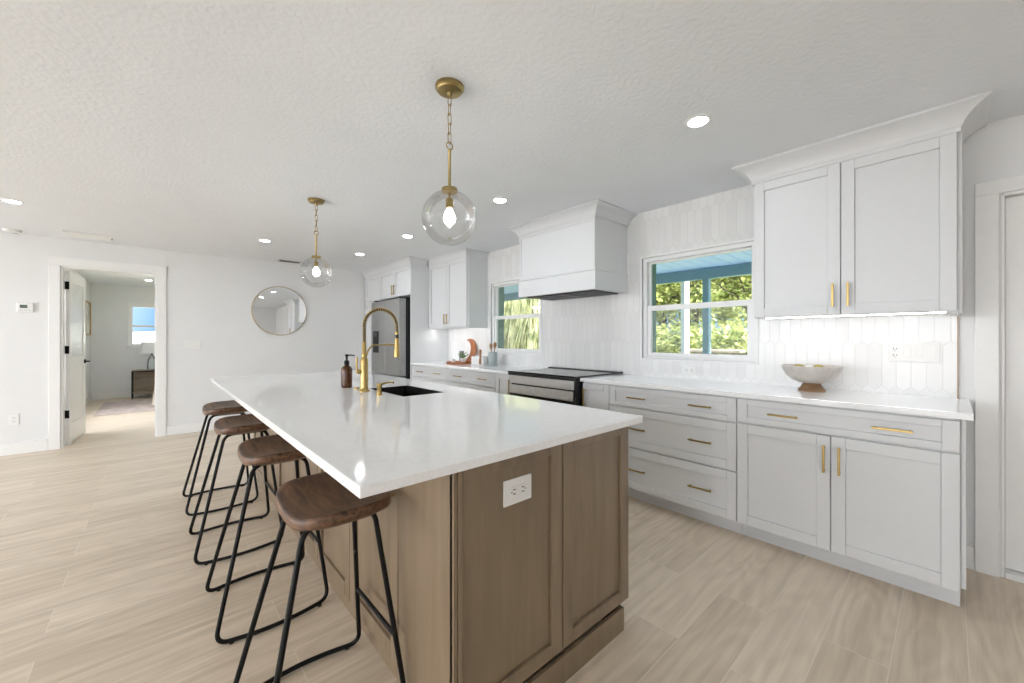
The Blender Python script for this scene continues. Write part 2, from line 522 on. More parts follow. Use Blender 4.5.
# hall behind the second door
o = M().box(XK + .15, XK + 1.3, -1.4, -1.3, 0, ZC).box(XK + 1.2, XK + 1.3, -1.3, .2, 0, ZC).box(XK + .15, XK + 1.3, .1, .2, 0, ZC).box(XK + .15, XK + 1.3, -1.4, .2, -.1, 0).box(XK + .15, XK + 1.3, -1.4, .2, ZC, ZC + .1).build('wall_closet', MAT['wall'], loc=(0, 0, 0))
struct(o, 'closet walls behind the narrow door beside the counter', 'wall')

# picket tile skin of the kitchen wall, from the bronze strip to the fridge panel
o = wall_with_holes('x', XK - .009, XK, -.022, 5.066, ZT - .03, ZC, WIN).build('wall_backsplash', MAT['picket'], loc=(0, 0, 0))
struct(o, 'glossy white picket tile backsplash reaching up to the ceiling', 'backsplash')
o = M().box(XK - .012, XK, -.027, -.022, ZT, 1.375).build('trim_1', MAT['bronze'])
struct(o, 'thin bronze edge strip at the end of the tile backsplash', 'trim')


def baseboard(name, m, label):
    return struct(m.build(name, MAT['trim'], bevel=.004), label, 'baseboard')


baseboard('baseboard_far_left', M().box(XL, -.9, YF - .015, YF, 0, .125), 'white baseboard under the thermostat wall')
baseboard('baseboard_far_right', M().box(.092, 2.62, YF - .015, YF, 0, .125), 'white baseboard under the round mirror')
baseboard('baseboard_bedroom_left', M().box(-1.0, -.985, YF + .14, 11.7, 0, .125), 'white bedroom baseboard beyond the open door')
baseboard('baseboard_bedroom_far', M().box(-.985, 3.2, 11.685, 11.7, 0, .125), 'white bedroom baseboard behind the nightstand')
baseboard('baseboard_right', M().box(XK - .015, XK, YB, -1.115, 0, .125), 'white baseboard past the closet door')
baseboard('baseboard_counter', M().box(XK - .015, XK, -.085, -.05, 0, .125), 'short white baseboard between cabinet and door casing')

# casings
m = M().box(-.897, -.81, YF - .018, YF, 0, 2.07).box(0, .09, YF - .018, YF, 0, 2.07).box(-.897, .09, YF - .018, YF, 2.07, 2.165)
m.box(-.81, -.79, YF, YF + .12, 0, 2.05).box(-.02, 0, YF, YF + .12, 0, 2.05).box(-.81, 0, YF, YF + .12, 2.05, 2.07)
struct(m.build('trim_2', MAT['trim'], bevel=.003), 'white casing and jamb round the bedroom doorway', 'door casing')
m = M().box(XK - .02, XK, -.168, -.085, 0, 2.0).box(XK - .02, XK, -1.11, -1.02, 0, 2.0).box(XK - .02, XK, -1.11, -.085, 2.0, 2.07)
m.box(XK, XK + .15, -.187, -.175, 0, 2.0).box(XK, XK + .15, -1.02, -1.005, 0, 2.0).box(XK, XK + .15, -1.02, -.175, 1.985, 2.0)
struct(m.build('trim_3', MAT['trim'], bevel=.003), 'white casing and jamb round the closet door', 'door casing')
m = M().box(XK - .005, XK + .15, -1.02, -.187, 0, .03)
struct(m.build('trim_4', MAT['trim'], bevel=.004), 'white raised threshold under the closet door', 'threshold')


# ------------------------------------------------------------------ panelled fronts
def shaker(name, face, d, a0, a1, z0, z1, mat, parent, stile=.058, rail=None, t=.020, recess=.011, sl=None, sr=None):
    """stiles, rails and a sunk panel; the front sits at depth d, looking towards smaller d"""
    rail = rail if rail is not None else stile
    s0 = sl if sl is not None else stile
    s1 = sr if sr is not None else stile
    m = M()
    m.fbox(face, d, d + t, a0, a0 + s0, z0, z1).fbox(face, d, d + t, a1 - s1, a1, z0, z1)
    m.fbox(face, d, d + t, a0 + s0, a1 - s1, z0, z0 + rail).fbox(face, d, d + t, a0 + s0, a1 - s1, z1 - rail, z1)
    m.fbox(face, d + recess, d + t - .002, a0 + s0, a1 - s1, z0 + rail, z1 - rail)
    return m.build(name, mat, parent, bevel=.0028, seg=2)


def pull(parent, face, d, a, z, length, vertical, mat='gold'):
    """square bar pull on two posts, standing off the front at depth d"""
    m = M()
    w, off = .0052, .030
    h = length / 2
    if vertical:
        m.fbox(face, d - off, d - off + 2 * w, a - w, a + w, z - h, z + h)
        for s in (-1, 1): m.fbox(face, d - off + w, d + .001, a - w * .8, a + w * .8, z + s * (h - .012) - w * .8, z + s * (h - .012) + w * .8)
    else:
        m.fbox(face, d - off, d - off + 2 * w, a - h, a + h, z - w, z + w)
        for s in (-1, 1): m.fbox(face, d - off + w, d + .001, a + s * (h - .012) - w * .8, a + s * (h - .012) + w * .8, z - w * .8, z + w * .8)
    o = m.build('handle', MAT[mat], parent, bevel=.0012)
    o['label'] = 'slim brushed brass bar pull'
    return o


DF = 2.665                              # front of the base doors
KICK = 2.765
XW = XK - .010
ROW = [(.108, .412), (.422, .715), (.725, .872)]


def base_root(name, label, y0, y1, group=None):
    root = thing(name, label, 'cabinet', (DF + .3, (y0 + y1) / 2, 0), group)
    m = M().box(DF + .021, XW, y0 + .001, y1 - .001, .10, .883)
    m.build('body', MAT['cab'], root)
    M().box(KICK, KICK + .016, y0 + .001, y1 - .001, 0, .10).build('toe_kick', MAT['cab'], root)
    return root


def door_base(label, y0, y1, handles, ndoor=2, drawer=True, end=False):
    root = base_root('base_cabinet', label, y0, y1)
    top = .722 if drawer else .872
    g = .0025
    w = (y1 - y0) / ndoor
    for i in range(ndoor):
        a0, a1 = y0 + i * w + g, y0 + (i + 1) * w - g
        d = shaker('door', 'x', DF, a0, a1, .108, top, MAT['cab'], root, stile=.058 if ndoor > 1 else .05)
        pull(d, 'x', DF, handles[i], .60 if drawer else .755, .145, True)
    if drawer:
        d = shaker('drawer', 'x', DF, y0 + g, y1 - g, .732, .872, MAT['cab'], root, stile=.055, rail=.035)
        for f in (.242, .734): pull(d, 'x', DF, y0 + f * (y1 - y0), .801, .145, False)
    if end:
        M().box(DF + .03, XK - .02, y0 - .016, y0, .115, .883).build('end_panel', MAT['cab'], root, bevel=.002)
    return root


def drawer_base(label, y0, y1):
    root = base_root('drawer_cabinet', label, y0, y1)
    g = .0025
    for (z0, z1) in ROW:
        d = shaker('drawer', 'x', DF, y0 + g, y1 - g, z0, z1, MAT['cab'], root, stile=.055, rail=.035 if z1 - z0 < .2 else .055)
        for f in (.235, .735):
            pull(d, 'x', DF, y0 + f * (y1 - y0), (z0 + z1) / 2, .148, False)
    return root


door_base('white base cabinet with one wide drawer over two doors, at the counter end', -.030, .886, (.391, .455), end=True)
# order of the handles: the door nearer the counter end has its pull by the middle
drawer_base('white three-drawer cabinet between the two-door cabinet and the narrow cabinet', .886, 1.813)
door_base('narrow white base cabinet on the window side of the range', 1.813, 2.075, (2.05,), 1, False)
door_base('narrow white base cabinet on the fridge side of the range', 2.955, 3.222, (2.985,), 1, False)
drawer_base('white drawer cabinet below the spoon crock', 3.222, 4.172)
drawer_base('white drawer cabinet against the tall fridge panel', 4.172, 5.066)


def slab(name, x0, x1, y0, y1, label, z0=.884, z1=ZT):
    return tag(M().box(x0, x1, y0, y1, z0, z1).build(name, MAT['quartz'], bevel=.003), label, 'countertop')


slab('countertop', 2.638, XW, -.067, 2.083, 'white quartz countertop under the large window and stone bowl')
slab('countertop', 2.638, XW, 2.947, 5.067, 'white quartz countertop between range and fridge')


# crown moulding along the front and the open sides
def crown(parent, x0, y0, y1, zb, zt, out, xw=XW, end0=True, end1=True, name='crown_moulding', xw0=None):
    h = zt - zb
    prof = [(-.004, 0), (.010, 0), (.010, h * .17), (.016, h * .22)]
    for i in range(9):
        t = i / 8
        prof.append((.016 + (out - .022) * (.45 * t + .55 * (1 - math.cos(t * math.pi / 2))), h * (.24 + .64 * (.45 * t + .55 * math.sin(t * math.pi / 2)))))
    prof += [(out, h * .90), (out, h), (-.004, h)]
    rings = []
    for o_, z in prof:
        ring = []
        a = y0 - (o_ if end0 else 0); b = y1 + (o_ if end1 else 0)
        f_ = x0 - o_ * .87
        ring = [(xw0 or xw, a, zb + z), (f_, a, zb + z), (f_, b, zb + z), (xw, b, zb + z)]
        rings.append(ring)
    m = M()
    n = len(rings)
    vs = [p for r in rings for p in r]
    fs = []
    for i in range(n - 1):
        for k in range(3):
            fs.append((i * 4 + k, i * 4 + k + 1, (i + 1) * 4 + k + 1, (i + 1) * 4 + k))
    m.add(vs, fs)
    return m.build(name, MAT['cab'], parent, smooth=True, angle=30)


UF = 2.93


def wall_cabinet(label, y0, y1, split, hz, zb, zt, crown_out, end0, end1, hoff=.034):
    root = thing('wall_cabinet', label, 'cabinet', (3.1, (y0 + y1) / 2, zb))
    M().box(UF + .021, XW, y0, y1, zb, zt + .05).build('body', MAT['cab'], root)
    for i, (a0, a1) in enumerate(((y0, split), (split, y1))):
        d = shaker('door', 'x', UF, a0 + .0025, a1 - .0025, zb + .004, zt, MAT['cab'], root)
        pull(d, 'x', UF, split + (-hoff if i == 0 else hoff), hz, .135, True)
    crown(root, UF, y0, y1, zt - .004, ZC - .001, crown_out, end0=end0, end1=end1)
    if end0:
        M().box(UF + .03, XW, y0 - .016, y0, zb - .012, zt).build('end_panel', MAT['cab'], root, bevel=.002)
    if not end1:
        M().box(UF + .022, UF + .036, y0 + .001, y1 - .002, zb - .016, zb).build('light_rail', MAT['cab'], root)
    M().box(3.0, 3.014, y0 + .04, y1 - .05, zb - .0035, zb - .0005).build('light_strip', MAT['strip'], root)
    return root


wall_cabinet('white two-door wall cabinet above the stone bowl', -.022, .872, .425, 1.495, 1.378, 2.262, .104, True, True)
wall_cabinet('white two-door wall cabinet between fridge panel and small window', 4.125, 5.064, 4.59, 1.51, 1.395, 2.292, .055, True, False)

# ------------------------------------------------------------------ fridge wall
FX = 2.65
root = thing('fridge_surround', 'tall white side panel, bridge cabinet and pantry framing the fridge', 'cabinet', (2.95, 5.9, 0))
M().box(FX, XW, 5.068, 5.090, 0, 2.30).build('side_panel', MAT['cab'], root, bevel=.002)
M().box(FX + .021, XW, 5.092, 6.105, 1.865, 2.32).build('bridge_body', MAT['cab'], root)
for i, (a0, a1) in enumerate(((5.094, 5.60), (5.60, 6.105))):
    d = shaker('door', 'x', FX, a0 + .002, a1 - .002, 1.868, 2.285, MAT['cab'], root)
    pull(d, 'x', FX, 5.60 + (-.035, .035)[i], 1.975, .145, True)
M().box(FX + .021, XW, 6.11, 6.70, .1, 2.32).build('pantry_body', MAT['cab'], root)
M().box(FX + .09, FX + .11, 6.11, 6.70, 0, .1).build('toe_kick', MAT['cab'], root)
d = shaker('door', 'x', FX, 6.112, 6.698, 1.868, 2.285, MAT['cab'], root)
d = shaker('door', 'x', FX, 6.112, 6.698, .108, 1.862, MAT['cab'], root)
pull(d, 'x', FX, 6.145, 1.05, .2, True)
crown(root, FX, 5.068, 6.724, 2.285, ZC - .001, .09, end0=True, end1=False, xw0=UF - .045)

root = thing('refrigerator', 'stainless steel french door refrigerator with black dispenser', 'refrigerator', (2.9, 5.6, 0))
M().box(2.625, 3.22, 5.135, 6.098, .03, 1.80).build('body', MAT['darkgrey'], root, bevel=.004)
for i, (a0, a1) in enumerate(((5.14, 5.603), (5.609, 6.10))):
    d = M().box(2.51, 2.612, a0, a1, .72, 1.812).build('door', MAT['fridgesteel'], root, bevel=.004, seg=2)
    M().box(2.53, 2.60, (a1 - .018) if i == 0 else a0, a1 if i == 0 else a0 + .018, .74, 1.79).build('door_edge', MAT['darkgrey'], d)
    if i:
        M().box(2.506, 2.52, 5.83, 6.035, 1.03, 1.36).build('dispenser', MAT['black'], d, bevel=.004)
        M().box(2.500, 2.508, 5.86, 6.005, 1.28, 1.345).build('dispenser_display', MAT['blackplastic'], d, bevel=.002)
M().box(2.51, 2.612, 5.14, 6.10, .12, .71).build('freezer_drawer', MAT['fridgesteel'], root, bevel=.012, seg=3)
for a in (5.16, 5.98):
    M().box(2.53, 2.70, a, a + .07, 1.80, 1.835).build('hinge_cover', MAT['blackplastic'], root, bevel=.004)
M().box(2.56, 2.60, 5.15, 6.06, .03, .11).build('base_grille', MAT['blackplastic'], root)

# ------------------------------------------------------------------ range
root = thing('range', 'stainless slide-in range with a black glass cooktop', 'range', (2.9, 2.51, 0))
RY0, RY1 = 2.092, 2.938
M().box(2.64, XW - .01, RY0, RY1, .02, .885).build('body', MAT['blackplastic'], root)
M().box(2.59, 3.20, RY0 - .008, RY1 + .008, .915, .926).build('cooktop', MAT['blackglass'], root, bevel=.003)
M().box(2.592, 2.65, RY0 - .004, RY1 + .004, .886, .915).build('front_lip', MAT['blackplastic'], root, bevel=.003)
M().box(3.20, XW - .002, RY0 - .03, RY1 + .03, .915, .934).build('rear_trim', MAT['blackplastic'], root, bevel=.003)
M().box(2.602, 2.64, RY0 + .025, RY1 - .004, .808, .886).build('control_panel', MAT['steel'], root, bevel=.003)
d = M().box(2.608, 2.64, RY0 + .025, RY1 - .004, .16, .797).build('oven_door', MAT['blackglass'], root, bevel=.003)
M().box(2.596, 2.609, RY0 + .03, RY1 - .008, .712, .795).build('door_rail', MAT['steel'], d, bevel=.003)
m = M().box(2.575, 2.585, RY0 + .06, RY1 - .04, .722, .738)
for a in (RY0 + .10, RY1 - .08): m.box(2.58, 2.597, a - .01, a + .01, .724, .736)
m.build('handle', MAT['steel'], d, bevel=.003)
M().box(2.598, 2.6, RY0 + .055, RY0 + .075, .752, .77).build('badge', MAT['darkgrey'], d)
M().box(2.602, 2.64, RY0 + .025, RY1 - .004, .03, .15).build('warming_drawer', MAT['steel'], root, bevel=.003)
M().box(2.60, 2.64, RY0, RY0 + .022, .03, .886).build('side_trim', MAT['blackplastic'], root, bevel=.002)
for bx, by, br in ((2.76, 2.30, .10), (2.76, 2.73, .08), (3.03, 2.30, .08), (3.03, 2.73, .105)):
    M().tube([(bx + br * math.cos(a * math.pi / 24), by + br * math.sin(a * math.pi / 24), .9262) for a in range(48)], .0012, 6, True).build('burner_ring', MAT['greyplastic'], root)

# hood
root = thing('range_hood', 'white panelled range hood with crown between the two windows', 'range hood', (3.0, 2.5, 1.66))
HX, HY0, HY1 = 2.775, 2.022, 2.962
m = M().box(HX, HX + .016, HY0, HY1, 1.82, 2.33)
m.box(HX + .016, XW, HY0, HY0 + .016, 1.82, 2.33).box(HX + .016, XW, HY1 - .016, HY1, 1.82, 2.33)
m.build('chimney', MAT['cab'], root, bevel=.0015)
shaker('front_panel', 'x', HX - .011, HY0 + .0, HY1 - .0, 1.835, 2.30, MAT['cab'], root, stile=.032, rail=.04, t=.011, recess=.006)
m = M().box(HX - .016, HX + .004, HY0 - .008, HY1 + .008, 1.665, 1.828)
m.box(HX + .004, XW, HY0 - .008, HY0 + .012, 1.665, 1.828).box(HX + .004, XW, HY1 - .012, HY1 + .008, 1.665, 1.828)
m.box(HX - .022, XW, HY0 - .014, HY1 + .014, 1.828, 1.842)
m.build('skirt', MAT['cab'], root, bevel=.003)
m = M().box(HX + .004, XW, HY0 + .012, HY1 - .012, 1.669, 1.69)
m.build('bottom_board', MAT['cab'], root)
m = M().box(HX + .045, XW - .06, HY0 + .055, HY1 - .055, 1.657, 1.68)
ins = m.build('hood_insert', MAT['darkgrey'], root, bevel=.003)
m = M()
for i in range(2):
    a = HY0 + .10 + i * .40
    for k in range(9): m.box(HX + .08, XW - .14, a + k * .036, a + k * .036 + .022, 1.6545, 1.659)
m.build('filter', MAT['darkgrey'], ins)
crown(root, HX - .011, HY0 - .002, HY1 + .002, 2.285, ZC - .001, .104)

# ------------------------------------------------------------------ windows in the kitchen wall


def window(n, y0, y1, label):
    root = thing('window_%d' % n, label, 'window', (XK + .06, (y0 + y1) / 2, 1.07), kind='structure')
    z0, z1 = 1.07, 1.965
    # inner picture-frame bead on the tile
    m = M()
    b, fx = .016, XK - .018
    m.box(fx, XK, y0 - b, y0, z0 - b, z1 + b).box(fx, XK, y1, y1 + b, z0 - b, z1 + b).box(fx, XK, y0, y1, z1, z1 + b).box(fx, XK, y0, y1, z0 - b, z0)
    m.build('inner_bead', MAT['vinyl'], root, bevel=.002)
    m = M()
    f, fx0, fx1 = .032, XK + .01, XK + .085
    m.box(fx0, fx1, y0, y0 + f, z0, z1).box(fx0, fx1, y1 - f, y1, z0, z1).box(fx0, fx1, y0 + f, y1 - f, z1 - f, z1).box(fx0, fx1, y0 + f, y1 - f, z0, z0 + f * .6)
    m.build('frame', MAT['vinyl'], root, bevel=.002)
    zm = 1.515
    for nm, sx, a0, a1 in (('lower_sash', XK + .025, z0 + f * .6, zm + .022), ('upper_sash', XK + .055, zm - .022, z1 - f)):
        s = .036 if nm == 'lower_sash' else .016
        t = .030
        m = M()
        m.box(sx, sx + .026, y0 + f, y0 + f + s, a0, a1).box(sx, sx + .026, y1 - f - s, y1 - f, a0, a1)
        m.box(sx, sx + .026, y0 + f + s, y1 - f - s, a0, a0 + (.030 if nm == 'lower_sash' else .044)).box(sx, sx + .026, y0 + f + s, y1 - f - s, a1 - (.044 if nm == 'lower_sash' else .016), a1)
        sash = m.build(nm, MAT['vinyl'], root, bevel=.002)
        M().box(sx + .011, sx + .015, y0 + f + s, y1 - f - s, a0 + .03, a1 - .016).build('pane', MAT['glass'], sash)
    # painted outside jamb
    m = M()
    m.box(XK + .09, XK + .19, y0 - .03, y0 + .028, z0 - .03, z1 + .03).box(XK + .09, XK + .19, y1 - .028, y1 + .03, z0 - .03, z1 + .03)
    m.build('outer_jamb', MAT['green'], root)
    return root


window(1, .955, 1.865, 'white double-hung window over the long counter, looking at the porch beam')
window(2, 3.13, 4.035, 'white double-hung window partly behind the hood, looking at drooping grasses')
root = thing('window_3', 'white bedroom window above the nightstand lamp', 'window', (.08, 11.75, 1.13), kind='structure')
m = M().box(-.43, -.385, 11.70, 11.79, 1.10, 1.97).box(.555, .60, 11.70, 11.79, 1.10, 1.97).box(-.385, .555, 11.70, 11.79, 1.925, 1.97).box(-.385, .555, 11.70, 11.79, 1.10, 1.14).box(-.385, .555, 11.73, 11.77, 1.495, 1.54)
m.build('frame', MAT['vinyl'], root, bevel=.003)
M().box(-.385, .555, 11.748, 11.752, 1.14, 1.925).build('pane', MAT['glass'], root)
m = M().box(-.465, -.43, 11.685, 11.70, 1.05, 2.005).box(.60, .635, 11.685, 11.70, 1.05, 2.005).box(-.43, .60, 11.685, 11.70, 1.97, 2.005).box(-.47, .64, 11.66, 11.70, 1.08, 1.10).box(-.465, .635, 11.685, 11.70, 1.04, 1.08)
m.build('casing', MAT['trim'], root, bevel=.003)

# ------------------------------------------------------------------ island
IX0, IX1, IY0, IY1 = .62, 1.522, .935, 4.05
root = thing('island_cabinet', 'brown stained island base with panelled end and doors along the stools', 'kitchen island', ((IX0 + IX1) / 2, 2.5, 0))
ZI = .884
m = M()
m.box(IX0 + .022, IX0 + .04, IY0 + .022, IY1, .10, ZI).box(IX1 - .02, IX1, IY0 + .022, IY1, .10, ZI)
m.box(IX0 + .04, IX1 - .02, IY0 + .024, IY0 + .044, .10, ZI).box(IX0 + .04, IX1 - .02, IY1 - .02, IY1, .10, ZI)
m.box(IX0 + .04, IX1 - .02, IY0 + .044, IY1 - .02, .10, .12)
m.build('body', MAT['oak'], root)
# end facing the camera: two panels with a dark gap beside the corner post
M().box(IX0, IX0 + .022, IY0 + .006, 1.277, .10, ZI).build('filler_panel', MAT['oak'], root, bevel=.0015)
M().box(IX0 + .0, IX0 + .012, IY0 - .0, IY0 + .02, .10, ZI).build('corner_post', MAT['oak'], root, bevel=.0015)
shaker('end_panel', 'y', IY0, .634, 1.086, .118, ZI - .002, MAT['oak'], root, stile=.056, rail=.05, sl=.018)
shaker('end_panel', 'y', IY0, 1.091, IX1, .118, ZI - .002, MAT['oak'], root, stile=.056, rail=.05)
hs = (1, 0, 1, 0, 1, 0)
for i in range(6):
    a0 = 1.283 + i * .4605
    a1 = a0 + .4565
    d = shaker('door', 'x', IX0, a0, a1, .10, ZI - .012, MAT['oak'], root, stile=.058)
    pull(d, 'x', IX0, a0 + .033 if i % 2 == 0 else a1 - .033, .752, .15, True)
m = M().box(IX0 + .03, IX0 + .048, IY0 - .0, IY1, 0, .098).box(IX1 - .06, IX1 - .042, IY0, IY1, 0, .098).box(IX0 + .03, IX1 - .042, IY0 - .004, IY0 + .012, 0, .098).box(IX0 + .03, IX1 - .042, IY1 - .02, IY1, 0, .098)
m.build('toe_kick', MAT['oak'], root, bevel=.0015)

# quartz slab with the sink cut-out
SX0, SX1, SY0, SY1 = 1.035, 1.318, 2.07, 2.57
TX0, TX1, TY0, TY1 = .333, 1.53, .872, 4.133
zb = .886
vo = [(TX0, TY0), (TX1, TY0), (TX1, TY1), (TX0, TY1)]
vi = [(SX0, SY0), (SX1, SY0), (SX1, SY1), (SX0, SY1)]
vs = [(x, y, ZT) for x, y in vo + vi] + [(x, y, zb) for x, y in vo + vi]
fs = []
for i in range(4):
    j = (i + 1) % 4
    fs += [(i, j, 4 + j, 4 + i), (8 + i, 8 + 4 + i, 8 + 4 + j, 8 + j), (i, 8 + i, 8 + j, j), (4 + i, 4 + j, 12 + j, 12 + i)]
tag(M().add(vs, fs).build('island_countertop', MAT['quartz'], bevel=.003), 'large white quartz island slab overhanging the stools', 'countertop')

# sink
root = thing('sink', 'black undermount sink sunk into the island slab', 'sink', ((SX0 + SX1) / 2, (SY0 + SY1) / 2, .66))
t = .009
e = .0008
m = M()
a0, a1, b0, b1 = SX0 + e, SX1 - e, SY0 + e, SY1 - e
m.box(a0, a0 + t, b0, b1, .66, .9135).box(a1 - t, a1, b0, b1, .66, .9135).box(a0 + t, a1 - t, b0, b0 + t, .66, .9135).box(a0 + t, a1 - t, b1 - t, b1, .66, .9135).box(a0 + t, a1 - t, b0 + t, b1 - t, .66, .675)
m.build('basin', MAT['sink'], root, bevel=.002)
M().lathe([(.001, .0), (.045, 0), (.045, .004), (.03, .006), (.001, .004)], (1.18, 2.32, .675), 24).build('drain', MAT['steel'], root, smooth=True)
m = M()
for k in range(9):
    y = SY0 + .04 + k * (SY1 - SY0 - .08) / 8
    m.cyl((SX0 + .02, y, .70), (SX1 - .02, y, .70), .0025, 6)
for x in (SX0 + .02, SX1 - .02): m.cyl((x, SY0 + .04, .70), (x, SY1 - .04, .70), .003, 6)
m.build('bottom_grid', MAT['darkgrey'], root)

# faucet
FXx, FY = .957, 2.437
root = thing('faucet', 'tall brushed brass spring-neck faucet over the sink', 'faucet', (FXx, FY, ZT))
c = (FXx, FY, ZT)
M().lathe([(.034, 0), (.034, .004), (.030, .010), (.025, .016), (.0235, .03), (.0235, .195), (.021, .203), (.0165, .208), (.0165, .225)], c, 32).build('body', MAT['gold'], root, smooth=True, angle=50)
M().lathe([(.0145, .222), (.0145, .232), (.0125, .236), (.0125, .300), (.0105, .305)], c, 28).build('sleeve', MAT['gold'], root, smooth=True, angle=50)
# lever on the side away from the sink
m = M().cyl((FXx - .022, FY, ZT + .125), (FXx - .046, FY, ZT + .125), .014, 20)
m.tube([(FXx - .040, FY, ZT + .125), (FXx - .046, FY, ZT + .16), (FXx - .046, FY, ZT + .215)], [.006, .0055, .0065], 12)
m.build('lever', MAT['gold'], root, smooth=True, angle=50)
# spring arch
AX, AR, ZS = FXx + .108, .108, ZT + .405
path = [(FXx, FY, ZT + .285 + i * .12 / 6) for i in range(6)]
path += [(AX - AR * math.cos(a), FY, ZS + AR * math.sin(a) * 1.02) for a in [math.pi * i / 28 for i in range(29)]]
path += [(AX + AR, FY, ZS - i * .045 / 3) for i in range(1, 4)]
M().tube(path, .0085, 10).build('hose', MAT['blackplastic'], root, smooth=True)
P = [Vector(p) for p in path]
L_ = [0]
for i in range(1, len(P)): L_.append(L_[-1] + (P[i] - P[i - 1]).length)
turns = int(L_[-1] / .0150)
co = []
steps = turns * 10
j = 0
for s_ in range(steps + 1):
    d_ = L_[-1] * s_ / steps
    while j < len(P) - 2 and L_[j + 1] < d_: j += 1
    t_ = (d_ - L_[j]) / max(1e-6, L_[j + 1] - L_[j])
    q = P[j].lerp(P[j + 1], t_)
    T = (P[j + 1] - P[j]).normalized()
    n1 = Vector((0, 1, 0)); n2 = T.cross(n1)
    a = 2 * math.pi * s_ / 10
    co.append(q + (n1 * math.cos(a) + n2 * math.sin(a)) * .0105)
M().tube(co, .0032, 6).build('spring', MAT['gold'], root, smooth=True)
hx = AX + AR
M().lathe([(.0125, 0), (.0125, .030)], (hx, FY, ZT + .325), 20).build('grip_ring', MAT['blackplastic'], root, smooth=True)
M().lathe([(.012, .125), (.013, .12), (.0135, .07), (.0165, .055), (.0195, .01), (.0195, 0), (.014, -.002)], (hx, FY, ZT + .208), 28).build('spray_head', MAT['gold'], root, smooth=True, angle=50)
M().cyl((hx, FY, ZT + .355), (hx, FY, ZT + .372), .0125, 20).build('hose_collar', MAT['gold'], root, smooth=True)
# docking arm
arm = [(FXx + .012, FY, ZT + .215), (FXx + .022, FY, ZT + .245), (FXx + .036, FY, ZT + .272), (FXx + .06, FY, ZT + .287), (FXx + .10, FY, ZT + .289), (hx - .012, FY, ZT + .289)]
m = M().tube(arm, .0055, 10)
m.lathe([(.0175, 0), (.0175, .016)], (hx, FY, ZT + .281), 24)
m.build('docking_arm', MAT['gold'], root, smooth=True)

root = thing('soap_pump', 'short brass soap pump set into the slab beside the sink', 'soap pump', (.963, 2.225, ZT))
M().lathe([(.019, 0), (.019, .005), (.0145, .008), (.0145, .052), (.0155, .054), (.0155, .064), (.012, .068)], (.963, 2.225, ZT), 24).build('body', MAT['gold'], root, smooth=True, angle=50)
M().tube([(.963, 2.225, ZT + .06), (1.0, 2.225, ZT + .068), (1.045, 2.225, ZT + .070), (1.052, 2.225, ZT + .062)], [.007, .0055, .005, .005], 10).build('spout', MAT['gold'], root, smooth=True)
tag(M().lathe([(.02, 0), (.02, .004), (.013, .006), (.013, .010), (.011, .011)], (.973, 2.60, ZT), 24).build('air_switch', MAT['gold'], smooth=True),
    'small brass push button on the slab beside the faucet', 'button')
root = thing('soap_bottle', 'amber soap bottle with black pump on the island', 'bottle', (.95, 2.72, ZT))
c = (.95, 2.72, ZT)
M().lathe([(.030, 0), (.035, .004), (.036, .012), (.036, .115), (.034, .128), (.026, .140), (.015, .147), (.0135, .15), (.0135, .158)], c, 32).build('bottle_body', MAT['amber'], root, smooth=True, angle=60)
m = M().lathe([(.0165, .152), (.0165, .178), (.013, .181), (.0065, .182), (.0065, .208), (.011, .209), (.011, .220), (.009, .223)], c, 24)
m.tube([(c[0], c[1], ZT + .215), (c[0] + .03, c[1], ZT + .217), (c[0] + .055, c[1], ZT + .212)], [.005, .0045, .0035], 8)
m.build('pump', MAT['black'], root, smooth=True, angle=50)

# ------------------------------------------------------------------ stools


def superround(hx_, hy_, n=56, e=3.8):
    out = []
    for k in range(n):
        a = 2 * math.pi * k / n
        ca, sa = math.cos(a), math.sin(a)
        out.append((hx_ * math.copysign(abs(ca) ** (2 / e), ca), hy_ * math.copysign(abs(sa) ** (2 / e), sa)))
    return out


def fillet(pts, r, n=6):
    out = []
    k = len(pts)
    for i in range(k):
        p, a, b = Vector(pts[i]), Vector(pts[i - 1]), Vector(pts[(i + 1) % k])
        u, v = (a - p), (b - p)
        rr = min(r[i], u.length * .45, v.length * .45)
        u.normalize(); v.normalize()
        A, B = p + u * rr, p + v * rr
        for j in range(n + 1):
            t = j / n
            out.append(A * (1 - t) ** 2 + p * 2 * t * (1 - t) + B * t ** 2)
    return out


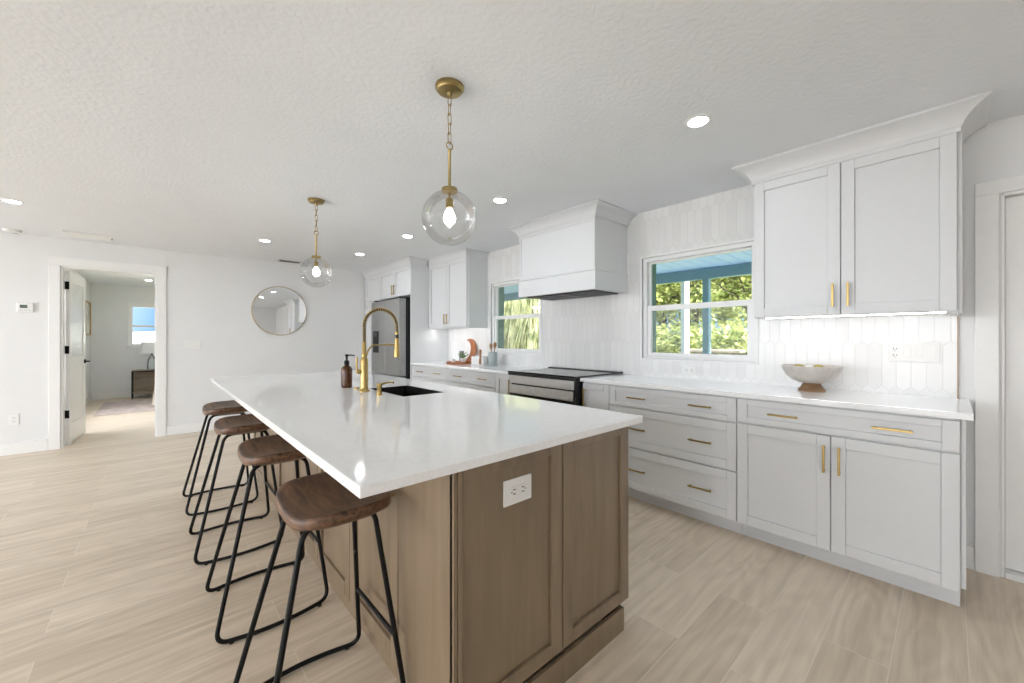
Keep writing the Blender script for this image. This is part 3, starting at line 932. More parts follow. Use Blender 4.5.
def make_stool():
    root = thing('bar_stool', 'x', 'stool', (0, 0, 0), 'walnut saddle stools along the island')
    HXs, HYs, ox = .150, .208, .038
    outline = superround(HXs, HYs)
    N_ = len(outline)

    def top(x, y):
        ty, tx = y / HYs, x / HXs
        return .716 + .020 * ty * ty - .009 * (1 - ty * ty) * (.5 - .5 * tx) + .004 * max(0, tx) ** 2
    rings = []
    for s_ in (.001, .2, .4, .6, .78, .9, .965):
        rings.append([(ox + x * s_, y * s_, top(x * s_, y * s_)) for x, y in outline])
    rings.append([(ox + x * .992, y * .992, top(x, y) - .004) for x, y in outline])
    rings.append([(ox + x, y, top(x, y) - .012) for x, y in outline])
    rings.append([(ox + x, y, top(x, y) - .026) for x, y in outline])
    rings.append([(ox + x * .975, y * .975, top(x, y) - .034) for x, y in outline])
    for s_ in (.8, .5, .001):
        rings.append([(ox + x * s_, y * s_, min(top(x * s_, y * s_), .716) - .036) for x, y in outline])
    M().rings(rings).build('seat', MAT['walnut'], root, smooth=True, angle=60)
    r = .0085
    for sy in (-1, 1):
        yt, yb = .095 * sy, .215 * sy
        pts = [(-.075, yt, .672), (-.225, yb, r + .004), (-.10, yb + .028 * sy, r + .004), (.0, yb + .034 * sy, r + .004), (.10, yb + .022 * sy, r + .004), (.208, yb - .004 * sy, r + .004), (.140, yt, .672)]
        m = M().tube(fillet(pts, [.045, .05, .06, .05, .06, .06, .045], 7), r, 12, True)
        m.build('leg_loop', MAT['black'], root, smooth=True)
        for x in (-.17, .165):
            M().lathe([(.009, 0), (.009, .008)], (x, yb + .011 * sy, 0), 12).build('foot_pad', MAT['blackplastic'], root)
    zf = .262
    t_ = (zf - .012) / (.672 - .012)
    xf = .208 + (.140 - .208) * t_
    yf = .211 + (.095 - .211) * t_
    M().cyl((xf, -yf, zf), (xf, yf, zf), .0075, 12).build('footrest', MAT['black'], root, smooth=True)
    return root


STOOLS = [(.402, 1.392, 'bar stool nearest the island corner with the white outlet plate'),
          (.397, 2.188, 'second bar stool from the outlet end of the island'),
          (.372, 2.962, 'third bar stool from the outlet end of the island'),
          (.370, 3.765, 'bar stool farthest along the island, closest to the bedroom doorway')]
proto = make_stool()
for i, (x, y, lab) in enumerate(STOOLS):
    s_ = proto if i == 0 else copy_tree(proto)
    s_.location = (x, y, 0)
    s_['label'] = 'walnut-seated black wire ' + lab

# ------------------------------------------------------------------ pendants


def make_pendant():
    root = thing('pendant_lamp', 'x', 'pendant lamp', (0, 0, ZC), 'clear globe pendants over the island')
    z = lambda h: h
    m = M().lathe([(.064, ZC), (.064, ZC - .012), (.058, ZC - .016), (.054, ZC - .024), (.03, ZC - .030), (.012, ZC - .032), (.008, ZC - .045)], (0, 0, 0), 36)
    m.build('canopy', MAT['gold2'], root, smooth=True, angle=40)
    # chain
    zc0, zc1 = ZC - .040, 2.125
    n = 5
    Lk = (zc0 - zc1) / n
    m = M()
    for k in range(n):
        zc = zc0 - (k + .5) * Lk
        hl, hw = Lk * .5 + .004, .0085
        pts = []
        for a in range(16):
            t_ = 2 * math.pi * a / 16
            x = hw * math.cos(t_); zz = (hl - hw) * (1 if math.sin(t_) > 0 else -1) + hw * math.sin(t_)
            pts.append((x, 0, zc + zz) if k % 2 == 0 else (0, x, zc + zz))
        m.tube(pts, .0021, 6, True)
    m.build('chain', MAT['gold2'], root, smooth=True)
    m = M().tube([(.016 * math.cos(a), .0, 2.112 + .016 * math.sin(a)) for a in [2 * math.pi * i / 24 for i in range(24)]], .003, 8, True)
    m.build('ring', MAT['gold2'], root, smooth=True)
    m = M().lathe([(.008, 2.098), (.008, 2.085), (.0065, 2.083), (.0065, 1.925), (.010, 1.923), (.034, 1.920), (.036, 1.916), (.036, 1.902), (.030, 1.900), (.005, 1.899), (.005, 1.870)], (0, 0, 0), 28)
    m.build('stem', MAT['gold2'], root, smooth=True, angle=40)
    m = M().lathe([(.008, 1.878), (.0165, 1.872), (.0175, 1.868), (.0175, 1.832), (.014, 1.828)], (0, 0, 0), 24)
    m.build('socket', MAT['gold2'], root, smooth=True, angle=40)
    m = M().lathe([(.011, 1.832), (.013, 1.822), (.022, 1.805), (.0265, 1.788), (.024, 1.770), (.014, 1.758), (.001, 1.756)], (0, 0, 0), 24)
    m.build('bulb', MAT['bulb'], root, smooth=True)
    prof = []
    for i in range(25):
        a = R(16) + (math.pi - R(16)) * i / 24
        prof.append((max(.0005, .122 * math.sin(a)), 1.786 + .122 * math.cos(a)))
    m = M().lathe(prof, (0, 0, 0), 48, cap0=False)
    m.build('globe', MAT['globe'], root, smooth=True, angle=80)
    return root


p0 = make_pendant()
BASE_Z = ZC
for i, (x, y, lab) in enumerate(((.983, 1.515, 'brass pendant with clear globe over the outlet end of the island'),
                                 (.973, 3.486, 'brass pendant with clear globe over the island beyond the sink'))):
    q = p0 if i == 0 else copy_tree(p0)
    q.location = (x, y, ZC)
    q['label'] = lab

# ------------------------------------------------------------------ ceiling fittings


def make_downlight():
    root = thing('recessed_light', 'x', 'ceiling light', (0, 0, ZC), 'round recessed ceiling lights')
    m = M().lathe([(.047, -.001), (.048, -.006), (.064, -.004), (.065, .0)], (0, 0, ZC), 36, cap0=False, cap1=False)
    m.build('trim_ring', MAT['plastic'], root, smooth=True)
    m = M().lathe([(.0005, -.003), (.048, -.003), (.048, -.0005), (.0005, -.0005)], (0, 0, ZC), 36)
    m.build('diffuser', MAT['lamp'], root)
    return root


d0 = make_downlight()
LIGHTS = [(2.105, 0.885, 'recessed light in the ceiling in front of the large wall cabinet'),
          (2.095, 2.476, 'recessed light in the ceiling in front of the range hood'),
          (2.064, 4.026, 'recessed light in the ceiling in front of the small window'),
          (2.027, 5.306, 'recessed light in the ceiling just before the fridge surround'),
          (0.931, 5.314, 'recessed light in the ceiling before the round mirror'),
          (-0.891, 5.192, 'recessed light in the ceiling before the thermostat wall'),
          (-.12, 10.4, 'recessed light in the bedroom ceiling')]
for i, (x, y, lab) in enumerate(LIGHTS):
    q = d0 if i == 0 else copy_tree(d0)
    q.location = (x, y, ZC)
    q['label'] = lab

root = thing('smoke_detector', 'round white smoke detector on the ceiling near the thermostat wall', 'smoke detector', (-1.124, 6.56, ZC))
M().lathe([(.068, 0), (.068, -.012), (.062, -.028), (.040, -.034), (.001, -.034)], (-1.124, 6.56, ZC), 32).build('body', MAT['plastic'], root, smooth=True)
M().lathe([(.02, -.034), (.02, -.037), (.001, -.037)], (-1.10, 6.56, ZC), 16).build('test_button', MAT['greyplastic'], root)
root = thing('ceiling_vent', 'white ceiling vent flap above the bedroom doorway', 'vent', (-.55, 6.42, ZC))
M().box(-.74, -.37, 6.24, 6.52, ZC - .012, ZC).build('frame', MAT['plastic'], root, bevel=.004)
m = M()
for k in range(7): m.box(-.72, -.39, 6.262 + k * .034, 6.284 + k * .034, ZC - .016, ZC - .012)
m.build('louvres', MAT['plastic'], root)
M().box(-.385, -.372, 6.30, 6.36, ZC - .03, ZC - .012).build('latch', MAT['greyplastic'], root)
root = thing('ceiling_vent', 'small dark slotted ceiling vent near the round mirror', 'vent', (1.45, 6.49, ZC))
M().box(1.30, 1.60, 6.42, 6.56, ZC - .008, ZC).build('frame', MAT['greyplastic'], root, bevel=.003)
m = M()
for k in range(4): m.box(1.32, 1.58, 6.437 + k * .03, 6.455 + k * .03, ZC - .010, ZC - .0075)
m.build('slots', MAT['slot'], root)

# ------------------------------------------------------------------ far wall items
mc = (1.372, YF, 1.66)
root = thing('wall_mirror', 'round mirror with thin brass rim on the far wall', 'mirror', mc)
RM = .357


def disc_y(m, c, r, y0, y1, n=64):
    vs = [(c[0] + r * math.cos(2 * math.pi * k / n), y, c[2] + r * math.sin(2 * math.pi * k / n)) for y in (y0, y1) for k in range(n)]
    fs = [tuple(range(n)), tuple(range(2 * n - 1, n - 1, -1))] + [(k, (k + 1) % n, n + (k + 1) % n, n + k) for k in range(n)]
    return m.add(vs, fs)


disc_y(M(), mc, RM, YF - .018, YF - .004).build('glass', MAT['chrome'], root)
M().tube([(mc[0] + (RM + .003) * math.cos(2 * math.pi * k / 72), YF - .014, mc[2] + (RM + .003) * math.sin(2 * math.pi * k / 72)) for k in range(72)], .0055, 8, True).build('rim', MAT['gold'], root, smooth=True)

root = thing('thermostat', 'white thermostat with dark display beside the bedroom doorway', 'thermostat', (-1.062, YF, 1.525))
M().box(-1.123, -1.003, YF - .026, YF, 1.528, 1.632).build('case', MAT['plastic'], root, bevel=.006)
M().box(-1.098, -1.045, YF - .0275, YF - .026, 1.575, 1.61).build('display', MAT['lcd'], root)
m = M()
for k in range(3): m.box(-1.098 + k * .03, -1.078 + k * .03, YF - .0285, YF - .026, 1.548, 1.556)
m.build('buttons', MAT['greyplastic'], root)


def plate(root, face, d, a0, a1, z0, z1, t=.006):
    return M().fbox(face, d - t, d, a0, a1, z0, z1).build('plate', MAT['plastic'], root, bevel=.002)


def rocker(root, face, d, a, z, w=.033, h=.066):
    M().fbox(face, d - .009, d - .006, a - w / 2, a + w / 2, z - h / 2, z + h / 2).build('rocker', MAT['plastic'], root, bevel=.002)


def receptacle(root, face, d, a, z, horiz=False):
    w, h = (.066, .033) if horiz else (.033, .066)
    r_ = M().fbox(face, d - .008, d - .006, a - w / 2, a + w / 2, z - h / 2, z + h / 2).build('receptacle', MAT['plastic'], root, bevel=.002)
    m = M()
    for s_ in (-1, 1):
        for q in (-1, 1):
            if horiz: m.fbox(face, d - .0086, d - .0078, a + s_ * .019 - .005, a + s_ * .019 + .005, z + q * .007 - .0015, z + q * .007 + .0015)
            else: m.fbox(face, d - .0086, d - .0078, a + q * .007 - .0015, a + q * .007 + .0015, z + s_ * .019 - .005, z + s_ * .019 + .005)
        if horiz: m.fbox(face, d - .0086, d - .0078, a + s_ * .030 - .002, a + s_ * .030 + .002, z - .002, z + .002)
        else: m.fbox(face, d - .0086, d - .0078, a - .002, a + .002, z + s_ * .019 - .013, z + s_ * .019 - .009)
    m.build('slots', MAT['slot'], r_)


root = thing('outlet', 'white wall outlet low under the thermostat', 'outlet', (-1.14, YF, .32))
plate(root, 'y', YF, -1.176, -1.106, .318, .435)
receptacle(root, 'y', YF, -1.141, .377)
root = thing('light_switch', 'white four-rocker switch plate on the wall beside the bedroom doorway', 'light switch', (.347, YF, 1.1))
plate(root, 'y', YF, .254, .440, 1.103, 1.22)
for k in range(4): rocker(root, 'y', YF, .278 + k * .046, 1.162)
d_ = XK - .009
root = thing('switch_plate', 'white outlet and three-rocker plate on the tile below the large wall cabinet', 'switch plate', (d_, .145, 1.105))
plate(root, 'x', d_, .041, .249, 1.106, 1.222)
receptacle(root, 'x', d_, .222, 1.164)
for k in range(3): rocker(root, 'x', d_, .170 - k * .049, 1.164)
root = thing('outlet', 'white outlet lying sideways in the tile under the large window', 'outlet', (d_, 1.44, .96))
plate(root, 'x', d_, 1.382, 1.500, .948, 1.018)
receptacle(root, 'x', d_, 1.44, .983, True)
root = thing('outlet', 'white outlet plate on the brown end panel of the island', 'outlet', (.868, IY0 + .009, .71))
plate(root, 'y', IY0 + .011, .812, .934, .708, .790)
receptacle(root, 'y', IY0 + .011, .873, .749, True)

# ------------------------------------------------------------------ doors
root = thing('door_1', 'white two-panel bedroom door standing open', 'door', (-.788, YF + .115, .012), kind='structure')
Wd, Td, Hd = .775, .036, 2.02
bx, by = -.788, YF + .115
# built along +y (open), its face looking towards +x
m = M()
x1, x0 = bx + .036, bx
za, zb_ = .012, 2.03
st = .11
for (a0, a1, z0, z1) in ((by, by + st, za, zb_), (by + Wd - st, by + Wd, za, zb_), (by + st, by + Wd - st, za, za + .24), (by + st, by + Wd - st, .90, 1.03), (by + st, by + Wd - st, zb_ - .12, zb_)):
    m.box(x0, x1, a0, a1, z0, z1)
m.build('slab', MAT['trim'], root, bevel=.003)
M().box(x0 + .010, x1 - .010, by + st, by + Wd - st, .252, .90).build('lower_panel', MAT['trim'], root)
o = M().box(x0 + .010, x1 - .010, by + st, by + Wd - st, 1.03, zb_ - .12).build('upper_panel', MAT['panelsheen'], root)  # pale grey colour stands in for the reflection on this panel
o['label'] = 'panel coloured pale grey for its reflection'
for z in (.367, 1.114, 1.861):
    m = M().box(bx - .004, bx + .032, by - .006, by + .001, z - .045, z + .045).cyl((bx - .004, by - .008, z - .047), (bx - .004, by - .008, z + .047), .006, 10)
    m.build('hinge', MAT['black'], root)
m = M()
for sx, xx in ((1, x1), (-1, x0)):
    m.cyl((xx, by + Wd - .065, .95), (xx + sx * .012, by + Wd - .065, .95), .026, 20)
    m.tube([(xx + sx * .01, by + Wd - .065, .95), (xx + sx * .045, by + Wd - .065, .95), (xx + sx * .05, by + Wd - .085, .95), (xx + sx * .05, by + Wd - .17, .95)], .008, 10)
m.build('lever_handle', MAT['black'], root, smooth=True)
root.rotation_euler = (0, 0, R(-4.0))

root = thing('door_2', 'plain white closet door at the end of the counter', 'door', (XK + .08, -.6, .03), kind='structure')
M().box(XK + .05, XK + .085, -1.003, -.19, .035, 1.982).build('slab', MAT['trim'], root, bevel=.003)
m = M().cyl((XK + .05, -.93, .95), (XK + .035, -.93, .95), .026, 20).tube([(XK + .04, -.93, .95), (XK + .0, -.93, .95), (XK - .005, -.91, .95), (XK - .005, -.83, .95)], .008, 10)
m.build('lever_handle', MAT['black'], root, smooth=True)

# ------------------------------------------------------------------ things on the counters
root = thing('pedestal_bowl', 'fluted stone bowl on a wooden foot on the counter', 'bowl', (3.055, .585, ZT))
c = (3.055, .585, ZT)
M().lathe([(.070, 0), (.072, .006), (.066, .014), (.052, .032), (.046, .045), (.044, .052)], c, 40).build('foot', MAT['clay'], root, smooth=True, angle=60)
prof = [(.02, .050), (.060, .053), (.100, .070), (.130, .100), (.148, .135), (.154, .158), (.150, .160), (.142, .136), (.124, .106), (.095, .080), (.055, .066), (.001, .064)]
M().lathe(prof, c, 96, flute=lambda i, a: (.018 * math.cos(24 * a) if 1 <= i <= 5 else 0)).build('basin', MAT['ceramic'], root, smooth=True, angle=70)
for k, (dx, dy, r_, lab, mt) in enumerate(((-.045, .055, .042, 'gold green ball in the stone bowl, nearer the large window', 'moss'), (.0, -.035, .041, 'gold green ball in the stone bowl, nearer the switch plate', 'moss'), (.06, .02, .040, 'white ball in the stone bowl, between the two gold green ones', 'marble'))):
    zc = .125
    tag(M().sphere((c[0] + dx, c[1] + dy, ZT + zc), r_, 20, 12).build('decor_ball', MAT[mt], smooth=True), lab, 'ball', 'decorative balls in the bowl')

root = thing('serving_tray', 'round reddish wooden tray on the counter by the fridge', 'tray', (2.985, 4.37, ZT))
M().lathe([(.15, 0), (.168, .004), (.172, .012), (.172, .026), (.166, .027), (.162, .014), (.001, .012)], (2.985, 4.37, ZT), 48).build('dish', MAT['board'], root, smooth=True, angle=40)


def crescent(c, r, t, tilt):
    """moon shaped board in the y-z plane, bulging towards smaller y and leaning to the wall"""
    n = 40
    a0 = R(120)
    out = [(-r * math.cos(a), r * math.sin(a)) for a in [-a0 + 2 * a0 * k / n for k in range(n + 1)]]
    ey, ez = out[-1]
    q = .50 * r
    ri = math.hypot(q - ey, ez)
    b0 = math.atan2(ez, q - ey)
    inn = [(q - ri * math.cos(a), ri * math.sin(a)) for a in [-b0 + 2 * b0 * k / n for k in range(n + 1)]]
    inn[0], inn[-1] = (inn[0][0] - .002, inn[0][1] + .003), (inn[-1][0] - .002, inn[-1][1] - .003)
    vs, fs = [], []
    for off in (0, t):
        for (y, z) in out + inn:
            zz = z + r
            vs.append((c[0] + off + zz * math.sin(tilt), c[1] + y, c[2] + zz * math.cos(tilt)))
    q = n + 1
    S = 2 * q
    for k in range(n):
        fs += [(k, k + 1, q + k + 1, q + k), (S + k, S + q + k, S + q + k + 1, S + k + 1), (k, S + k, S + k + 1, k + 1), (q + k, q + k + 1, S + q + k + 1, S + q + k)]
    fs += [(0, q, S + q, S), (n, S + n, S + q + n, q + n)]
    return M().add(vs, fs)


tag(crescent((3.168, 4.475, ZT + .001), .168, .016, R(12)).build('cutting_board', MAT['board'], bevel=.002), 'crescent shaped reddish wooden board leaning on the tile', 'cutting board')
tag(M().box(3.07, 3.085, 4.40, 4.49, ZT + .0125, ZT + .165).build('photo_card', MAT['photo'], bevel=.002), 'small grey violet print standing on the wooden tray', 'print')
# plant
root = thing('potted_plant', 'small green plant in a white pot on the wooden tray', 'plant', (3.01, 4.31, ZT + .0125))
c = (3.01, 4.31, ZT + .0125)
M().lathe([(.030, 0), (.036, .01), (.040, .06), (.037, .062), (.034, .05), (.001, .048)], c, 28).build('pot', MAT['marble'], root, smooth=True, angle=50)
rnd = random.Random(5)
m = M()
for k in range(46):
    a = rnd.uniform(0, 2 * math.pi); rr = rnd.uniform(.01, .06); h = rnd.uniform(.06, .135)
    p = Vector((c[0] + rr * math.cos(a), c[1] + rr * math.sin(a), c[2] + h))
    d1 = Vector((math.cos(a), math.sin(a), rnd.uniform(-.2, .7))).normalized()
    d2 = d1.cross(Vector((rnd.uniform(-.4, .4), rnd.uniform(-.4, .4), 1))).normalized()
    L1, L2 = rnd.uniform(.02, .034), rnd.uniform(.009, .014)
    nrm = d1.cross(d2) * .004
    m.add([p - d1 * L1, p + d2 * L2 + nrm, p + d1 * L1, p - d2 * L2 + nrm], [(0, 1, 2, 3)])
m.build('foliage', MAT['plantleaf'], root)
m = M()
for k in range(9):
    a = k * .7
    m.tube([(c[0], c[1], c[2] + .045), (c[0] + .03 * math.cos(a), c[1] + .03 * math.sin(a), c[2] + .10)], .0016, 5)
m.build('stems', MAT['plantleaf'], root)
for k, (x, y, lab) in enumerate(((2.95, 4.47, 'small white shaker on the tray, nearest the fridge panel'), (2.90, 4.36, 'small white shaker on the tray, in front of the potted plant'))):
    tag(M().lathe([(.016, 0), (.019, .004), (.017, .03), (.012, .048), (.006, .055), (.001, .056)], (x, y, ZT + .0125), 20).build('salt_shaker', MAT['ceramic' if k else 'marble'], smooth=True), lab, 'shaker')

root = thing('marble_holder', 'low white marble holder beside the grey blue crock', 'holder', (3.05, 3.97, ZT))
M().box(3.0, 3.11, 3.87, 4.12, ZT, ZT + .105).build('block', MAT['marble'], root, bevel=.006)
M().box(3.02, 3.09, 3.90, 4.09, ZT + .105, ZT + .110).build('slot', MAT['greyplastic'], root)
m = M().tube([(2.985, 3.915, ZT + .012), (2.985, 3.915, ZT + .04), (2.986, 3.913, ZT + .09), (2.987, 3.91, ZT + .13), (2.988, 3.908, ZT + .17), (2.989, 3.907, ZT + .195)], [.011, .0135, .010, .012, .0145, .011], 12)
tag(m.build('wooden_spatula', MAT['spoon'], smooth=True), 'wooden spatula leaning on the front of the white marble holder', 'utensil')
root = thing('utensil_crock', 'grey blue crock holding wooden spoons on the counter', 'crock', (3.09, 3.79, ZT))
c = (3.09, 3.79, ZT)
M().lathe([(.053, 0), (.057, .004), (.057, .160), (.053, .162), (.051, .155), (.051, .01), (.001, .008)], c, 36).build('jar', MAT['crock'], root, smooth=True, angle=50)
for k, (dy, dx, sp, lab) in enumerate(((.048, .01, .95, 'wooden spoon tilted towards the marble holder'), (-.022, .02, 1.0, 'wooden spoon standing straight in the grey blue crock'))):
    b = Vector((c[0] - dx * .3, c[1] + dy * .35, ZT + .012))
    t_ = Vector((c[0] + dx, c[1] + dy * 1.1, ZT + .29 * sp))
    dr = (t_ - b).normalized()
    pts = [b.lerp(t_, q) for q in (0, .5, .68, .76, .85, .94, 1.0)]
    m = M().tube(pts, [.0055, .0055, .006, .014, .021, .017, .004], 12)
    tag(m.build('wooden_spoon', MAT['spoon'], smooth=True), lab, 'spoon', 'wooden spoons in the crock')

# ------------------------------------------------------------------ bedroom
tag(M().box(-.76, 1.6, 9.18, 11.0, 0, .012).build('area_rug', MAT['rug'], bevel=.004), 'faded pinkish rug on the bedroom floor', 'rug')
root = thing('nightstand', 'black framed oak nightstand under the bedroom window', 'nightstand', (-.12, 11.42, 0))
m = M()
for x in (-.39, .14):
    for y in (11.22, 11.58): m.box(x, x + .022, y, y + .022, 0, .575)
for y in (11.22, 11.58):
    m.box(-.39, .162, y, y + .022, .555, .578)
m.build('frame', MAT['black'], root, bevel=.002)
M().box(-.385, .157, 11.225, 11.598, .578, .592).build('top', MAT['rustic'], root, bevel=.002)
M().box(-.368, .14, 11.235, 11.595, .10, .135).build('shelf', MAT['rustic'], root, bevel=.002)
M().box(-.368, .14, 11.57, 11.585, .135, .555).build('back_board', MAT['rustic'], root)
root = thing('table_lamp', 'white shaded table lamp with clear base on the nightstand', 'lamp', (-.08, 11.4, .592))
c = (-.08, 11.40, .592)
M().lathe([(.07, 0), (.075, .01), (.078, .10), (.07, .2), (.04, .27), (.02, .30), (.015, .31)], c, 32).build('base', MAT['clear'], root, smooth=True)
M().lathe([(.012, .305), (.012, .36), (.006, .365), (.006, .60), (.012, .61), (.012, .63), (.002, .635)], c, 16).build('neck', MAT['black'], root, smooth=True)
M().lathe([(.20, .345), (.165, .585)], c, 40, cap0=False, cap1=False).build('lamp_shade', MAT['shade'], root, smooth=True)
root = thing('bed', 'bed with beige linen cover at the bedroom doorway edge', 'bed', (.95, 10.3, 0))
M().box(.06, 2.05, 9.75, 11.0, .14, .30).build('bed_base', MAT['rustic'], root, bevel=.01)
M().box(.04, 2.05, 9.72, 11.03, .30, .52).build('mattress', MAT['linen'], root, bevel=.05, seg=4)
# draped cover with folds
rows = []
nn = 60
per = []
x0_, x1_, y0_, y1_ = .0, 1.5, 9.68, 11.06
for k in range(nn):
    t_ = k / nn * 4
    s_ = int(t_); f_ = t_ - s_
    a = [(x0_, y0_), (x1_, y0_), (x1_, y1_), (x0_, y1_)]
    p, q = a[s_], a[(s_ + 1) % 4]
    per.append((p[0] + (q[0] - p[0]) * f_, p[1] + (q[1] - p[1]) * f_))
cx_, cy_ = (x0_ + x1_) / 2, (y0_ + y1_) / 2
for z, grow, wav in ((.03, .06, .035), (.15, .04, .03), (.3, .02, .02), (.46, .0, .008), (.53, -.02, .0)):
    rows.append([(cx_ + (px - cx_) * (1 + grow) + wav * math.sin(k * 1.9), cy_ + (py - cy_) * (1 + grow) + wav * math.cos(k * 2.3), z + (.03 * math.sin(k * .9) if z < .1 else 0)) for k, (px, py) in enumerate(per)])
rows.append([(cx_ + (px - cx_) * .001, cy_ + (py - cy_) * .001, .55) for px, py in per])
M().rings(rows, cap0=False).build('bed_cover', MAT['linen'], root, smooth=True, angle=70)
for k in range(2):
    pil = M().sphere((1.75, 10.05 + k * .65, .62), .28, 24, 12, .35)
    tag(pil.build('pillow', MAT['shade'], smooth=True), ('white pillow on the bed, nearer the doorway', 'white pillow on the bed, nearer the window')[k], 'pillow', 'bed pillows')
for z, x in ((.05, .1), (.05, 1.95)):
    M().box(x, x + .06, 9.8, 9.86, .0125, .14).build('leg', MAT['rustic'], root)
    M().box(x, x + .06, 10.9, 10.96, .0125, .14).build('leg', MAT['rustic'], root)
root = thing('wall_picture', 'gold framed pale picture on the bedroom wall', 'picture', (-.98, 10.85, 1.3))
m = M().box(-1.0, -.955, 10.5, 10.53, 1.31, 1.95).box(-1.0, -.955, 11.2, 11.23, 1.31, 1.95).box(-1.0, -.955, 10.53, 11.2, 1.31, 1.34).box(-1.0, -.955, 10.53, 11.2, 1.92, 1.95)
m.build('frame', MAT['goldframe'], root)
M().box(-.995, -.975, 10.53, 11.2, 1.34, 1.92).build('canvas', MAT['artwork'], root)

# ------------------------------------------------------------------ outside
# ground: level by the house, rising to a bank beyond the porch
gx = [XK + .15, 6.4, 9, 14, 20, 30, 60]
gz = [-.12, -.14, .0, .45, 1.0, 1.5, 2.0]
m = M()
rows = []
for x, z in zip(gx, gz): rows.append([(x, -30, z), (x, 60, z)])
vs = [p for r_ in rows for p in r_]
fs = [(2 * i, 2 * i + 2, 2 * i + 3, 2 * i + 1) for i in range(len(gx) - 1)]
struct(m.add(vs, fs).build('ground', MAT['grass'], loc=(0, 0, 0)), 'grassy yard rising beyond the porch', 'lawn')
struct(M().box(XL - 40, XL - .12, -40, 60, -.3, -.12).box(XL - .12, XK + 40, -40, YB - .12, -.3, -.125).build('ground_patio', MAT['concrete'], loc=(0, 0, 0)), 'unseen pale patio ground added to bounce sunlight indoors', 'ground')  # out of view, kept pale to throw sunlight up onto the ceiling
struct(M().box(XK - .3, 60, 11.9, 60, -.35, -.2).box(XL - .12, XK, 11.9, 60, -.35, -.2).build('ground_side', MAT['grass'], loc=(0, 0, 0)), 'grass outside the bedroom window', 'lawn')

root = thing('porch_roof', 'teal porch roof with pale blue boarded soffit outside the windows', 'porch', (4.7, 3, 2.1))
m = M()
for k in range(60):
    y = -3 + k * .172
    m.box(XK + .15, 6.05, y, y + .160, 2.26, 2.28)
m.build('soffit', MAT['tealsoffit'], root, bevel=.004)
M().box(XK + .15, 6.12, -3, 7.4, 2.28, 2.36).build('roof_deck', MAT['teal'], root)
M().box(5.86, 5.95, -3, 7.4, 2.105, 2.26).build('beam', MAT['teal'], root, bevel=.006)
M().box(6.12, 6.15, -3, 7.4, 2.24, 2.37).build('fascia', MAT['vinyl'], root)
o = M().box(XK + .15, 6.1, -3, 7.4, -.2, -.10).build('porch_slab', MAT['concrete'], loc=(0, 0, 0))
struct(o, 'concrete porch slab outside the kitchen windows', 'porch floor')
root = thing('porch_post', 'white porch post outside the large window', 'post', (5.95, 2.70, -.1))
M().box(6.16, 6.32, 2.79, 2.86, -.1, 2.34).build('shaft', MAT['vinyl'], root, bevel=.008)
M().box(6.14, 6.34, 2.77, 2.88, -.12, -.05).build('base', MAT['vinyl'], root, bevel=.005)
root = thing('porch_post', 'teal porch post outside the large window', 'post', (5.9, 2.35, -.1))
M().box(5.86, 5.95, 2.315, 2.405, -.08, 2.105).build('shaft', MAT['teal'], root, bevel=.008)
M().box(5.84, 5.97, 2.295, 2.425, -.1, -.06).build('base', MAT['teal'], root, bevel=.005)

rnd = random.Random(11)


def leaf_cloud(n, rx, ry, rz, size, seed, clumps=26):
    rr = random.Random(seed)
    cl = []
    for k in range(clumps):
        a, b = rr.uniform(0, 2 * math.pi), math.acos(rr.uniform(-1, 1))
        q = rr.uniform(.45, .95)
        cl.append(Vector((q * math.sin(b) * math.cos(a), q * math.sin(b) * math.sin(a), q * math.cos(b))))
    m = M()
    for k in range(n):
        c_ = rr.choice(cl)
        p = c_ + Vector((rr.gauss(0, .15), rr.gauss(0, .15), rr.gauss(0, .12)))
        p = Vector((p.x * rx, p.y * ry, p.z * rz))
        d1 = Vector((rr.uniform(-1, 1), rr.uniform(-1, 1), rr.uniform(-.8, .3))).normalized()
        d2 = d1.cross(Vector((rr.uniform(-1, 1), rr.uniform(-1, 1), 1.2))).normalized()
        s_ = size * rr.uniform(.6, 1.3)
        m.add([p - d1 * s_, p + d2 * s_ * .45, p + d1 * s_, p - d2 * s_ * .45], [(0, 1, 2, 3)])
    return m


def make_tree(mat, h, rx, rz, n, size, seed):
    root = thing('tree', 'x', 'tree', (0, 0, 0))
    mm = leaf_cloud(n, rx, rx, rz, size, seed)
    mm.v = [(x, y, z + h) for x, y, z in mm.v]
    mm.build('foliage', MAT[mat], root)
    rr = random.Random(seed + 1)
    t_ = M().tube([(0, 0, -.4), (.04, .02, h * .4), (-.05, .06, h * .8), (0, 0, h + rz * .3)], [.14, .11, .09, .03], 8)
    for k in range(6):
        a = k * 1.05
        t_.tube([(0, 0, h * (.5 + .06 * k)), (rx * .35 * math.cos(a), rx * .35 * math.sin(a), h * .95), (rx * .7 * math.cos(a), rx * .7 * math.sin(a), h + rz * .25)], [.05, .035, .012], 6)
    t_.build('trunk', MAT['bark'], root, smooth=True)
    return root


pa = make_tree('leaf', 2.4, 2.0, 1.9, 5200, .13, 3)
pb = make_tree('leafdark', 3.6, 2.6, 3.0, 5200, .16, 7)


def ground_z(x):
    for i in range(len(gx) - 1):
        if gx[i] <= x <= gx[i + 1]:
            return gz[i] + (gz[i + 1] - gz[i]) * (x - gx[i]) / (gx[i + 1] - gx[i])
    return gz[-1]


